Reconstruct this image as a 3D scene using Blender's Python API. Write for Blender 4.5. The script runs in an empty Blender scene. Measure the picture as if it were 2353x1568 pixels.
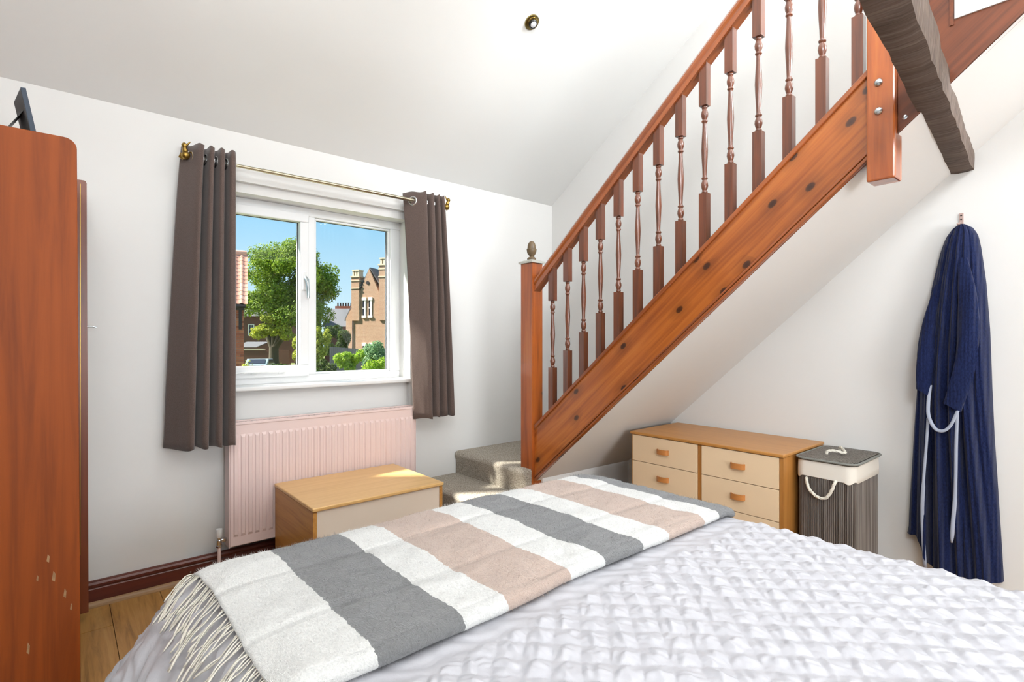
import bpy, bmesh, math, random
import numpy as np
from mathutils import Vector, Matrix, noise as mnoise

random.seed(7)
rng = np.random.default_rng(7)
sc = bpy.context.scene
col = sc.collection
PI = math.pi

# ------------------------------------------------------------------ camera, sky, sun, added fill lights, exposure
cam = bpy.data.cameras.new('camera')
cam.sensor_width = 36.0
cam.lens = 1210.0 / 2353.0 * 36.0
cam.clip_start = 0.02
cam.clip_end = 400
cam_o = bpy.data.objects.new('camera', cam)
cam_o.location = (0, 0, 1.2)
cam_o.rotation_euler = (PI / 2, 0, -math.radians(40.584))
col.objects.link(cam_o)
sc.camera = cam_o

world = bpy.data.worlds.new('sky')
sc.world = world
world.use_nodes = True
wn = world.node_tree
wn.nodes.clear()
w_out = wn.nodes.new('ShaderNodeOutputWorld')
w_bg = wn.nodes.new('ShaderNodeBackground')
w_tc = wn.nodes.new('ShaderNodeTexCoord')
w_sep = wn.nodes.new('ShaderNodeSeparateXYZ')
w_rmp = wn.nodes.new('ShaderNodeValToRGB')
wn.links.new(w_tc.outputs['Generated'], w_sep.inputs[0])
wn.links.new(w_sep.outputs['Z'], w_rmp.inputs[0])
wn.links.new(w_rmp.outputs[0], w_bg.inputs[0])
wn.links.new(w_bg.outputs[0], w_out.inputs[0])
w_rmp.color_ramp.elements[0].position = 0.0
w_rmp.color_ramp.elements[0].color = (0.74, 0.92, 1.0, 1)
w_rmp.color_ramp.elements[1].position = 0.6
w_rmp.color_ramp.elements[1].color = (0.26, 0.56, 0.90, 1)
_e = w_rmp.color_ramp.elements.new(0.22)
_e.color = (0.33, 0.66, 0.93, 1)
w_bg.inputs[1].default_value = 1.0

sun = bpy.data.lights.new('sun', 'SUN')
sun.energy = 16.0
sun.angle = math.radians(4.0)
sun.color = (1.0, 0.95, 0.86)
sun_o = bpy.data.objects.new('sun', sun)
sun_o.rotation_euler = Vector((0.60, -0.45, -0.75)).to_track_quat('-Z', 'Y').to_euler()
col.objects.link(sun_o)


def area(name, loc, direction, sx, sy, power, color=(1, 1, 1)):
    l = bpy.data.lights.new(name, 'AREA')
    l.shape = 'RECTANGLE'
    l.size, l.size_y = sx, sy
    l.energy = power
    l.color = color
    o = bpy.data.objects.new(name, l)
    o.location = loc
    o.rotation_euler = Vector(direction).to_track_quat('-Z', 'Y').to_euler()
    col.objects.link(o)
    return o


# added fill light in the rear wall opening, behind the camera
area('rear_fill_light', (0.40, -3.66, 1.50), (-0.02, 0.90, 0.43), 1.66, 1.16, 112, (0.92, 0.965, 1.0))
# added fill light high in the left wall, for ceiling and stair wall
area('gable_fill_light', (-0.66, -1.10, 3.05), (0.74, 0.42, 0.53), 1.06, 0.96, 100, (0.92, 0.965, 1.0))
# added fill light above the stair head, aimed at the sloping ceiling
area('loft_fill_light', (3.09, -1.15, 3.25), (-0.55, 0.66, 0.51), 1.06, 0.86, 196, (0.92, 0.965, 1.0))

vs = sc.view_settings
vs.view_transform = 'Standard'
vs.look = 'None'
vs.exposure = 0.13
vs.gamma = 1.0
vs.use_curve_mapping = False
sc.cycles.max_bounces = 6
sc.cycles.diffuse_bounces = 3
sc.cycles.use_light_tree = False
sc.cycles.glossy_bounces = 3
sc.cycles.transparent_max_bounces = 8
sc.cycles.caustics_reflective = False
sc.cycles.caustics_refractive = False
sc.cycles.sample_clamp_indirect = 6.0
sc.cycles.use_denoising = True
sc.cycles.adaptive_threshold = 0.03


# ------------------------------------------------------------------ materials
def lin(c):
    r = []
    for v in c:
        v = v / 255.0
        r.append(v / 12.92 if v <= 0.04045 else ((v + 0.055) / 1.055) ** 2.4)
    return (r[0], r[1], r[2], 1.0)


class Mat:
    def __init__(self, name, color=(200, 200, 200), rough=0.6, metal=0.0, spec=0.4):
        self.m = bpy.data.materials.new(name)
        self.m.use_nodes = True
        self.nt = self.m.node_tree
        self.b = self.nt.nodes['Principled BSDF']
        self.b.inputs['Base Color'].default_value = lin(color)
        self.b.inputs['Roughness'].default_value = rough
        self.b.inputs['Metallic'].default_value = metal
        self.b.inputs['Specular IOR Level'].default_value = spec
        self._tc = None

    def n(self, t):
        return self.nt.nodes.new('ShaderNode' + t)

    def l(self, a, b):
        self.nt.links.new(a, b)

    def coord(self, scale=(1, 1, 1), rot=(0, 0, 0), kind='Object'):
        if self._tc is None:
            self._tc = self.n('TexCoord')
        mp = self.n('Mapping')
        mp.inputs['Scale'].default_value = scale
        mp.inputs['Rotation'].default_value = rot
        self.l(self._tc.outputs[kind], mp.inputs[0])
        return mp.outputs[0]

    def noise(self, vec, scale=5.0, detail=4.0, rough=0.55, dist=0.0):
        t = self.n('TexNoise')
        t.inputs['Scale'].default_value = scale
        t.inputs['Detail'].default_value = detail
        t.inputs['Roughness'].default_value = rough
        t.inputs['Distortion'].default_value = dist
        self.l(vec, t.inputs['Vector'])
        return t.outputs['Fac']

    def ramp(self, fac, stops, interp='LINEAR'):
        r = self.n('ValToRGB')
        r.color_ramp.interpolation = interp
        el = r.color_ramp.elements
        while len(el) < len(stops):
            el.new(0.5)
        for e, (p, c) in zip(el, stops):
            e.position = p
            e.color = lin(c) if len(c) == 3 else c
        self.l(fac, r.inputs[0])
        return r.outputs[0]

    def mix(self, fac, a, b, mode='MIX'):
        x = self.n('Mix')
        x.data_type = 'RGBA'
        x.blend_type = mode
        for s, v in ((x.inputs[0], fac), (x.inputs[6], a), (x.inputs[7], b)):
            if isinstance(v, (int, float)):
                s.default_value = v
            elif isinstance(v, tuple):
                s.default_value = v if len(v) == 4 else lin(v)
            else:
                self.l(v, s)
        return x.outputs[2]

    def math(self, op, a, b=None):
        x = self.n('Math')
        x.operation = op
        for s, v in ((x.inputs[0], a), (x.inputs[1], b)):
            if v is None:
                continue
            if isinstance(v, (int, float)):
                s.default_value = v
            else:
                self.l(v, s)
        return x.outputs[0]

    def color(self, sock):
        self.l(sock, self.b.inputs['Base Color'])

    def bump(self, fac, strength=0.3, dist=0.002):
        b = self.n('Bump')
        b.inputs['Strength'].default_value = strength
        b.inputs['Distance'].default_value = dist
        self.l(fac, b.inputs['Height'])
        self.l(b.outputs[0], self.b.inputs['Normal'])
        return b


def wood(name, base, dark, axis='x', across=38.0, along=2.2, rough=0.35, bump=0.15, knots=None, light=None):
    m = Mat(name, base, rough, spec=0.5)
    s = {'x': (along, across, across), 'y': (across, along, across), 'z': (across, across, along)}[axis]
    v = m.coord(s)
    f = m.noise(v, 1.0, 5, 0.6, 0.6)
    c = m.ramp(f, [(0.28, dark), (0.55, base), (0.8, light or base)])
    v2 = m.coord(tuple(q * 0.22 for q in s))
    f2 = m.noise(v2, 1.0, 3, 0.5, 0.3)
    c = m.mix(m.math('MULTIPLY', m.math('SUBTRACT', f2, 0.35), 0.9), c, dark)
    if knots:
        ks, thr, size, kc = knots
        kv = m.coord({'x': (ks * 0.62, ks, ks), 'y': (ks, ks * 0.62, ks), 'z': (ks, ks, ks * 0.62)}[axis], (PI / 2, 0, 0))
        vo = m.n('TexVoronoi')
        vo.voronoi_dimensions = '2D'
        vo.inputs['Scale'].default_value = 1.0
        m.l(kv, vo.inputs['Vector'])
        sp = m.n('SeparateColor')
        m.l(vo.outputs['Color'], sp.inputs[0])
        on = m.math('GREATER_THAN', sp.outputs[0], thr)
        halo = m.ramp(vo.outputs['Distance'], [(0.0, (1, 1, 1, 1)), (size * 0.55, (0.9, 0.9, 0.9, 1)), (size * 0.75, (0.28, 0.28, 0.28, 1)), (size * 2.6, (0, 0, 0, 1))])
        c = m.mix(m.math('MULTIPLY', on, halo), c, kc)
    m.color(c)
    if bump:
        m.bump(f, bump, 0.001)
    return m.m


M = {}
w = Mat('white_wall_paint', (236, 234, 231), 0.85, spec=0.2)
M['wall'] = w.m
w = Mat('ceiling_paint', (243, 242, 239), 0.9, spec=0.15)
M['ceiling'] = w.m
M['pvc'] = Mat('white_window_plastic', (242, 242, 242), 0.3).m
M['gloss_white'] = Mat('white_gloss_paint', (244, 243, 241), 0.3).m
M['white_plastic'] = Mat('white_plastic', (240, 240, 238), 0.35).m
M['gasket'] = Mat('dark_gasket', (60, 62, 66), 0.6).m

g = bpy.data.materials.new('window_glass')
g.use_nodes = True
nt = g.node_tree
nt.nodes.clear()
o_ = nt.nodes.new('ShaderNodeOutputMaterial')
mx = nt.nodes.new('ShaderNodeMixShader')
tr = nt.nodes.new('ShaderNodeBsdfTransparent')
gl = nt.nodes.new('ShaderNodeBsdfGlossy')
tr.inputs[0].default_value = (0.97, 0.985, 0.98, 1)
gl.inputs['Roughness'].default_value = 0.02
mx.inputs[0].default_value = 0.012
nt.links.new(tr.outputs[0], mx.inputs[1])
nt.links.new(gl.outputs[0], mx.inputs[2])
nt.links.new(mx.outputs[0], o_.inputs[0])
M['glass'] = g

M['pine_x'] = wood('varnished_pine_along', (190, 106, 40), (140, 68, 24), 'x', 30, 1.3, 0.30, 0.12, (9.0, 0.45, 0.17, (56, 24, 10)), (208, 128, 58))
M['pine_z'] = wood('varnished_pine_post', (182, 94, 36), (130, 60, 22), 'z', 26, 1.5, 0.32, 0.1, (9.0, 0.80, 0.10, (70, 30, 14)), (198, 114, 48))
M['rail'] = wood('varnished_handrail', (164, 86, 36), (116, 56, 24), 'x', 40, 1.2, 0.28, 0.1, None, (180, 102, 54))
M['baluster'] = wood('dark_turned_baluster', (116, 60, 34), (76, 40, 24), 'z', 50, 2.5, 0.33, 0.1, None, (126, 66, 38))
M['pine_dark'] = wood('dark_wood_with_shade', (120, 62, 32), (78, 38, 20), 'x', 30, 1.4, 0.4, 0.1)  # dark wood, with the upper stringer's shade put into the brown
M['wardrobe'] = wood('wardrobe_veneer', (146, 72, 28), (116, 56, 26), 'z', 22, 1.1, 0.50, 0.05, None, (160, 82, 33))
M['wardrobe'].node_tree.nodes['Principled BSDF'].inputs['Specular IOR Level'].default_value = 0.18
M['wardrobe_dark'] = wood('wardrobe_edge', (122, 62, 36), (92, 46, 30), 'z', 30, 1.5, 0.35, 0.05)
M['skirting'] = wood('mahogany_skirting', (98, 42, 30), (66, 26, 20), 'x', 30, 1.6, 0.35, 0.1)
M['shoe'] = wood('oak_beading', (168, 132, 92), (128, 94, 62), 'x', 60, 2.0, 0.45, 0.1)
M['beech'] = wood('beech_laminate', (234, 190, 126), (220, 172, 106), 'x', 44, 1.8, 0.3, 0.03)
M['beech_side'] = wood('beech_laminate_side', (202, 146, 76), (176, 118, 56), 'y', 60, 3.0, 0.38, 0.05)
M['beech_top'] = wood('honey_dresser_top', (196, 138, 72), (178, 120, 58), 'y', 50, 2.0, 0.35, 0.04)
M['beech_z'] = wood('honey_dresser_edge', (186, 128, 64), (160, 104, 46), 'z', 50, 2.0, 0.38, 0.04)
M['cream'] = Mat('cream_laminate', (243, 214, 176), 0.38).m
M['cream_front'] = Mat('cream_chest_front', (240, 224, 206), 0.45).m
M['handle_wood'] = wood('beech_handle', (202, 132, 70), (182, 112, 54), 'y', 60, 4.0, 0.35, 0.03)

for _k in ('pine_x', 'pine_z', 'rail', 'baluster'):
    _b = M[_k].node_tree.nodes['Principled BSDF']
    _b.inputs['Coat Weight'].default_value = 0.8
    _b.inputs['Coat Roughness'].default_value = 0.18
w = Mat('oak_laminate_floor', (172, 122, 64), 0.42)
f = w.noise(w.coord((26, 1.6, 26)), 1.0, 8, 0.65, 1.2)
c = w.ramp(f, [(0.25, (104, 68, 34)), (0.48, (182, 132, 70)), (0.75, (210, 164, 98))])
oi = w.n('ObjectInfo')
c = w.mix(w.math('MULTIPLY', oi.outputs['Random'], 0.35), c, (120, 78, 40))
f2 = w.noise(w.coord((5, 2, 5)), 1.0, 4, 0.6, 0.8)
c = w.mix(w.ramp(f2, [(0.55, (0, 0, 0, 1)), (0.75, (0.55, 0.55, 0.55, 1))]), c, (92, 60, 34))
w.color(c)
w.bump(f, 0.12, 0.001)
M['floor'] = w.m
M['floor_gap'] = Mat('floor_underlay', (70, 46, 26), 0.7).m

w = Mat('grey_loop_carpet', (176, 166, 152), 0.95, spec=0.1)
f = w.noise(w.coord(), 210, 3, 0.7)
w.color(w.ramp(f, [(0.3, (112, 102, 92)), (0.5, (176, 166, 152)), (0.68, (220, 212, 200))]))
w.bump(f, 0.9, 0.006)
M['carpet'] = w.m

w = Mat('brown_curtain_weave', (92, 76, 70), 0.8, spec=0.2)
f = w.noise(w.coord((1, 1, 1)), 420, 2, 0.6)
w.color(w.ramp(f, [(0.3, (80, 66, 60)), (0.7, (108, 91, 85))]))
w.b.inputs['Sheen Weight'].default_value = 0.25
w.bump(f, 0.25, 0.001)
M['curtain'] = w.m

M['pink'] = Mat('pink_radiator_enamel', (234, 210, 205), 0.36).m
M['pink_dark'] = Mat('pink_radiator_grille', (196, 160, 154), 0.5).m
M['chrome'] = Mat('chrome', (210, 212, 214), 0.12, 1.0).m
M['steel'] = Mat('zinc_bolt', (196, 206, 212), 0.28, 1.0).m
M['brass'] = Mat('aged_brass', (150, 122, 62), 0.32, 1.0).m
M['nickel'] = Mat('satin_pole', (176, 168, 146), 0.28, 1.0).m
M['antique'] = Mat('antique_downlight', (150, 132, 82), 0.25, 1.0).m
M['black'] = Mat('black_metal', (26, 25, 24), 0.35).m
M['lamp_glass'] = Mat('lamp_lens', (228, 228, 230), 0.15).m
M['bronze'] = wood('stained_acorn', (112, 92, 66), (76, 58, 40), 'z', 60, 4, 0.35, 0.05)
M['newel_cap'] = Mat('pale_newel_cap', (196, 194, 184), 0.4).m

w = Mat('white_seersucker_cotton', (191, 190, 196), 0.42, spec=0.45)
f = w.noise(w.coord((1, 1, 1)), 70, 3, 0.6, 1.0)
w.bump(f, 0.2, 0.003)
w.b.inputs['Sheen Weight'].default_value = 0.1
M['quilt'] = w.m
M['mattress'] = Mat('mattress_ticking', (226, 224, 220), 0.8).m
M['bed_base'] = Mat('grey_divan', (150, 146, 142), 0.85).m

# checked wool throw : the stripes are woven in, one colour per column
w = Mat('checked_wool', (236, 233, 229), 0.95, spec=0.1)
cv = w.coord((1, 1, 1))
sep = w.n('SeparateXYZ')
w.l(cv, sep.inputs[0])
jit = w.math('MULTIPLY', w.math('SUBTRACT', w.noise(cv, 90, 2), 0.5), 0.010)
xx = w.math('DIVIDE', w.math('SUBTRACT', w.math('ADD', sep.outputs['X'], jit), 0.2), 1.6)
WH, GR, PK = (248, 247, 244), (132, 132, 133), (208, 184, 170)
st = [(0.0, WH), (0.430, GR), (0.614, WH), (0.727, PK), (0.937, WH), (1.060, GR), (1.225, WH), (1.345, PK), (1.548, WH), (1.640, GR)]
c = w.ramp(xx, [(max(0.0, (a - 0.2) / 1.6), cc) for a, cc in st], 'CONSTANT')
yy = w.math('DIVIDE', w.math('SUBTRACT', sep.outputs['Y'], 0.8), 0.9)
row_shade = w.ramp(yy, [(0.0, (0.86, 0.86, 0.86, 1)), ((0.895 - 0.8) / 0.9, (0.985, 0.985, 0.985, 1)), ((1.072 - 0.8) / 0.9, (0.82, 0.82, 0.82, 1)), ((1.086 - 0.8) / 0.9, (0.93, 0.93, 0.93, 1)),
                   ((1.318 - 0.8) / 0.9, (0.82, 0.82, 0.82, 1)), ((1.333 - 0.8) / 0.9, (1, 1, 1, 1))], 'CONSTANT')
c = w.mix(1.0, c, row_shade, 'MULTIPLY')  # light painted into the rows: dark creases and near fold, brighter window side
f = w.noise(w.coord((1, 0.55, 1), (0, 0, 0.5)), 260, 4, 0.7)
c = w.mix(1.0, c, w.ramp(f, [(0.28, (0.80, 0.80, 0.80, 1)), (0.58, (1, 1, 1, 1))]), 'MULTIPLY')
w.color(c)
w.b.inputs['Sheen Weight'].default_value = 0.4
w.bump(f, 0.8, 0.005)
M['throw'] = w.m
M['fringe'] = Mat('cream_wool_yarn', (232, 226, 212), 0.9, spec=0.1).m

w = Mat('navy_ribbed_towelling', (34, 46, 92), 0.95, spec=0.05)
f = w.noise(w.coord((1, 1, 0.4)), 240, 3, 0.6)
w.color(w.ramp(f, [(0.3, (17, 23, 50)), (0.7, (33, 43, 82))]))
wv = w.n('TexWave')
wv.inputs['Scale'].default_value = 26
wv.inputs['Distortion'].default_value = 0.6
w.l(w.coord((1, 1, 0.12)), wv.inputs['Vector'])
wv.bands_direction = 'Y'
w.b.inputs['Sheen Weight'].default_value = 0.15
w.bump(wv.outputs['Fac'], 0.5, 0.003)
M['robe'] = w.m
M['robe_belt'] = Mat('pale_blue_trim', (172, 178, 194), 0.9, spec=0.1).m
M['hook'] = Mat('old_pink_hook', (186, 160, 152), 0.5).m

M['rope'] = Mat('cotton_rope', (234, 228, 214), 0.9, spec=0.1).m
M['liner'] = Mat('cream_canvas', (234, 227, 216), 0.9, spec=0.1).m
w = Mat('grey_brown_bamboo', (116, 108, 102), 0.5)
f = w.noise(w.coord((160, 160, 2)), 1.0, 3, 0.5)
w.color(w.ramp(f, [(0.3, (74, 62, 54)), (0.5, (112, 104, 98)), (0.72, (148, 140, 132))]))
M['bamboo'] = w.m
M['bamboo_gap'] = Mat('bamboo_backing', (44, 34, 28), 0.8).m
M['rim'] = Mat('grey_binding', (128, 128, 122), 0.8).m

w = Mat('old_oak_beam', (84, 72, 64), 0.75, spec=0.25)
f = w.noise(w.coord((10, 3, 40)), 1.0, 6, 0.65, 0.5)
f2 = w.noise(w.coord((55, 4, 4)), 1.0, 5, 0.65, 0.8)
c = w.ramp(f2, [(0.28, (60, 50, 45)), (0.5, (106, 92, 83)), (0.72, (146, 133, 124))])
c = w.mix(0.4, c, w.ramp(f, [(0.3, (56, 44, 38)), (0.7, (112, 92, 80))]))
w.color(c)
w.bump(f2, 0.7, 0.006)
M['beam'] = w.m

# outside
def brickmat(name, c1, c2, mortar, scale, sq=1.0):
    m = Mat(name, c1, 0.9, spec=0.1)
    t = m.n('TexBrick')
    t.inputs['Color1'].default_value = lin(c1)
    t.inputs['Color2'].default_value = lin(c2)
    t.inputs['Mortar'].default_value = lin(mortar)
    t.inputs['Scale'].default_value = scale
    t.inputs['Mortar Size'].default_value = 0.012
    t.inputs['Brick Width'].default_value = 0.225
    t.inputs['Row Height'].default_value = 0.075
    m.l(m.coord((1, 1, 1), (PI / 2, 0, 0)), t.inputs['Vector'])
    f = m.noise(m.coord((1, 1, 1)), 0.7, 5, 0.6)
    c = m.mix(m.math('MULTIPLY', f, 0.5), t.outputs['Color'], mortar)
    m.color(c)
    return m.m


M['brick_pale'] = brickmat('pale_weathered_brick', (178, 130, 108), (158, 110, 90), (190, 166, 142), 1.0)
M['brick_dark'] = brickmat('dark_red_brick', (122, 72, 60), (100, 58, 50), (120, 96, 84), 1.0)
M['mortar'] = Mat('lime_mortar', (176, 160, 142), 0.95).m
w = Mat('orange_brick', (176, 104, 76), 0.9, spec=0.1)
oi = w.n('ObjectInfo')
w.color(w.ramp(oi.outputs['Random'], [(0.0, (148, 84, 64)), (0.5, (186, 108, 80)), (1.0, (206, 132, 98))]))
M['brick'] = w.m
w = Mat('clay_pantile', (206, 146, 124), 0.85, spec=0.15)
oi = w.n('ObjectInfo')
w.color(w.ramp(oi.outputs['Random'], [(0.0, (196, 134, 112)), (1.0, (220, 164, 142))]))
M['tile'] = w.m
M['slate'] = Mat('grey_slate', (96, 95, 98), 0.8).m
M['stone'] = Mat('white_stone_dressing', (240, 236, 228), 0.85).m
M['stone_buff'] = Mat('buff_stone', (206, 190, 166), 0.9).m
M['dark_timber'] = Mat('dark_fascia', (46, 38, 38), 0.7).m
M['window_dark'] = Mat('far_window_glass', (52, 56, 66), 0.15).m
M['bark'] = Mat('grey_green_bark', (84, 76, 62), 0.95).m
M['grass'] = Mat('rough_grass', (98, 104, 52), 0.95).m
M['fence'] = Mat('grey_fence_board', (104, 102, 106), 0.85).m
M['car_paint'] = Mat('silver_car_paint', (176, 188, 192), 0.3, 0.5).m
M['tail_light'] = Mat('red_tail_light', (176, 62, 66), 0.3).m
M['tyre'] = Mat('tyre_rubber', (30, 30, 30), 0.85).m


def leafmat(name, a, b, c3):
    m = Mat(name, a, 0.6, spec=0.25)
    g_ = m.n('NewGeometry')
    m.color(m.ramp(g_.outputs['Random Per Island'], [(0.0, a), (0.5, b), (1.0, c3)]))
    tl = m.n('BsdfTranslucent')
    tl.inputs[0].default_value = lin(b)
    mx_ = m.n('MixShader')
    mx_.inputs[0].default_value = 0.35
    outn = m.nt.nodes['Material Output']
    m.l(m.b.outputs[0], mx_.inputs[1])
    m.l(tl.outputs[0], mx_.inputs[2])
    m.l(mx_.outputs[0], outn.inputs[0])
    return m.m


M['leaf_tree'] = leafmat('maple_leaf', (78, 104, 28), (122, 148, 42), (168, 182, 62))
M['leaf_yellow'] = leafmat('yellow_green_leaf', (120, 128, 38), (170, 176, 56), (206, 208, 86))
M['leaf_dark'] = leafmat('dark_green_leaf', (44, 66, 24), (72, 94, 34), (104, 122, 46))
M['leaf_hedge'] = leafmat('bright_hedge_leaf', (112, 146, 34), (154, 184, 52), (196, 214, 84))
M['leaf_blue'] = leafmat('grey_green_leaf', (94, 130, 90), (130, 164, 116), (166, 192, 140))


# ------------------------------------------------------------------ mesh helpers
class MB:
    def __init__(self):
        self.v = []
        self.f = []

    def add(self, verts, faces):
        o = len(self.v)
        self.v += [tuple(p) for p in verts]
        self.f += [tuple(i + o for i in q) for q in faces]
        return self

    def box(self, x0, x1, y0, y1, z0, z1):
        return self.add([(x0, y0, z0), (x1, y0, z0), (x1, y1, z0), (x0, y1, z0), (x0, y0, z1), (x1, y0, z1), (x1, y1, z1), (x0, y1, z1)],
                        [(0, 3, 2, 1), (4, 5, 6, 7), (0, 1, 5, 4), (1, 2, 6, 5), (2, 3, 7, 6), (3, 0, 4, 7)])

    def prism(self, poly, axis, a, b):
        n = len(poly)
        def mk(p, t):
            return {'x': (t, p[0], p[1]), 'y': (p[0], t, p[1]), 'z': (p[0], p[1], t)}[axis]
        vs_ = [mk(p, a) for p in poly] + [mk(p, b) for p in poly]
        fs = [tuple(range(n))[::-1], tuple(range(n, 2 * n))]
        fs += [(i, (i + 1) % n, n + (i + 1) % n, n + i) for i in range(n)]
        return self.add(vs_, fs)

    def tube(self, pts, rad, seg=10, cap=True, flat=1.0):
        pts = [Vector(p) for p in pts]
        n = len(pts)
        rs = rad if isinstance(rad, (list, tuple)) else [rad] * n
        up = Vector((0, 0, 1))
        d0 = (pts[1] - pts[0]).normalized()
        if abs(d0.dot(up)) > 0.9:
            up = Vector((1, 0, 0))
        vs_, fs = [], []
        a = d0.cross(up).normalized()
        for i, p in enumerate(pts):
            d = (pts[min(i + 1, n - 1)] - pts[max(i - 1, 0)]).normalized()
            a = (a - d * a.dot(d)).normalized()
            b = d.cross(a)
            for k in range(seg):
                t = 2 * PI * k / seg
                vs_.append(p + (a * math.cos(t) + b * math.sin(t) * flat) * rs[i])
        for i in range(n - 1):
            for k in range(seg):
                k2 = (k + 1) % seg
                fs.append((i * seg + k, i * seg + k2, (i + 1) * seg + k2, (i + 1) * seg + k))
        if cap:
            fs.append(tuple(range(seg))[::-1])
            fs.append(tuple((n - 1) * seg + k for k in range(seg)))
        return self.add(vs_, fs)

    def lathe(self, prof, c=(0, 0, 0), seg=16, axis=None):
        ax = Vector(axis or (0, 0, 1)).normalized()
        q = Vector((0, 0, 1)).rotation_difference(ax)
        vs_, fs = [], []
        n = len(prof)
        for r, z in prof:
            for k in range(seg):
                t = 2 * PI * k / seg
                vs_.append(Vector(c) + q @ Vector((r * math.cos(t), r * math.sin(t), z)))
        for i in range(n - 1):
            for k in range(seg):
                k2 = (k + 1) % seg
                fs.append((i * seg + k, i * seg + k2, (i + 1) * seg + k2, (i + 1) * seg + k))
        fs.append(tuple(range(seg))[::-1])
        fs.append(tuple((n - 1) * seg + k for k in range(seg)))
        return self.add(vs_, fs)

    def grid(self, P):
        P = np.asarray(P)
        a, b = P.shape[:2]
        o = len(self.v)
        self.v += [tuple(p) for p in P.reshape(-1, 3).tolist()]
        for i in range(a - 1):
            for j in range(b - 1):
                self.f.append((o + i * b + j, o + (i + 1) * b + j, o + (i + 1) * b + j + 1, o + i * b + j + 1))
        return self

    def mesh(self, name, mat, smooth=None):
        me = bpy.data.meshes.new(name)
        me.from_pydata(self.v, [], self.f)
        me.update()
        if mat is not None:
            me.materials.append(M[mat] if isinstance(mat, str) else mat)
        if smooth is not None:
            me.polygons.foreach_set('use_smooth', [True] * len(me.polygons))
            if smooth < 180:
                me.set_sharp_from_angle(angle=math.radians(smooth))
        return me

    def build(self, name, mat, parent=None, smooth=None, bevel=0, world=True, label=None, seg=2):
        return link(name, self.mesh(name, mat, smooth), parent, bevel, world, label, seg)


def wmat(o):
    m = o.matrix_basis.copy()
    if o.parent:
        m = wmat(o.parent) @ o.matrix_parent_inverse @ m
    return m


def link(name, me, parent=None, bevel=0, world=True, label=None, seg=2):
    o = bpy.data.objects.new(name, me)
    col.objects.link(o)
    if parent:
        o.parent = parent
        if world:
            o.matrix_parent_inverse = wmat(parent).inverted()
    if bevel:
        b = o.modifiers.new('bevel', 'BEVEL')
        b.width = bevel
        b.segments = seg
        b.limit_method = 'ANGLE'
        b.angle_limit = math.radians(40)
    if label:
        o['label'] = label
    return o


def tag(o, label, cat=None, group=None, kind=None):
    o['label'] = label
    if cat:
        o['category'] = cat
    if group:
        o['group'] = group
    if kind:
        o['kind'] = kind
    return o


def thing(name, label, cat, loc=(0, 0, 0), rz=0.0, group=None):
    o = bpy.data.objects.new(name, None)
    o.empty_display_size = 0.05
    o.location = loc
    o.rotation_euler = (0, 0, rz)
    col.objects.link(o)
    return tag(o, label, cat, group)


def struct(o, label):
    o['kind'] = 'structure'
    o['label'] = label
    return o


def catmull(pts, n):
    P = np.array(pts, float)
    P = np.vstack([2 * P[0] - P[1], P, 2 * P[-1] - P[-2]])
    m = len(P) - 3
    out = []
    for t in np.linspace(0, m, n):
        i = min(int(t), m - 1)
        u = t - i
        a, b, c_, d = P[i:i + 4]
        out.append(0.5 * ((2 * b) + (-a + c_) * u + (2 * a - 5 * b + 4 * c_ - d) * u * u + (-a + 3 * b - 3 * c_ + d) * u ** 3))
    return np.array(out)


def fbm(x, y, z=0.0, o=3):
    return mnoise.fractal(Vector((x, y, z)), 1.0, 2.0, o)


def sstep(a, b, x):
    t = np.clip((x - a) / (b - a), 0, 1)
    return t * t * (3 - 2 * t)


# ------------------------------------------------------------------ room shell
XL, XR, YB, YR = -0.60, 3.04, 3.05, -3.60
CS = 0.672                        # ceiling slope
YRIDGE = -0.30
ZRIDGE = 2.30 + CS * (YB - YRIDGE)
ZREAR = ZRIDGE - CS * (YRIDGE - YR)

# floor : boards lie over a thin bed, long side towards the window
fl = MB().box(XL, XR, YR, YB + 0.03, -0.10, -0.012).build('floor', 'floor_gap')
struct(fl, 'oak coloured laminate plank floor')
PW = 0.192
x = XL
k = 0
while x < XR - 0.01:
    x1 = min(x + PW, XR)
    y = YR - random.random() * 0.9
    while y < YB:
        y1 = min(y + 1.29, YB)
        yy0 = max(y, YR)
        if y1 - yy0 > 0.02:
            MB().box(x + 0.0012, x1 - 0.0012, yy0 + 0.0012, y1 - 0.0012, -0.012, 0.0).build('plank', 'floor', fl)
        y += 1.29
    x += PW

# window wall, with the shallow recess round the window and the deeper window opening
WX0, WX1, WZ0, WZ1 = 0.50, 1.735, 0.935, 1.995
wb = MB()
wb.box(XL - 0.1, 0.47, YB, YB + 0.03, -0.1, 2.45).box(WX1, XR + 0.1, YB, YB + 0.03, -0.1, 2.45).box(0.47, WX1, YB, YB + 0.03, 2.047, 2.45)
wb.box(XL - 0.1, WX0, YB + 0.03, YB + 0.30, -2.0, 2.45).box(WX1, XR + 0.1, YB + 0.03, YB + 0.30, -2.0, 2.45)
wb.box(WX0, WX1, YB + 0.03, YB + 0.30, WZ1, 2.45).box(WX0, WX1, YB + 0.03, YB + 0.30, -2.0, WZ0)
struct(wb.build('wall_back', 'wall'), 'white painted wall with the window')

# right wall, gable shaped
def zroof(y): return 2.30 + CS * (YB - y) if y > YRIDGE else ZRIDGE - CS * (YRIDGE - y)


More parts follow.
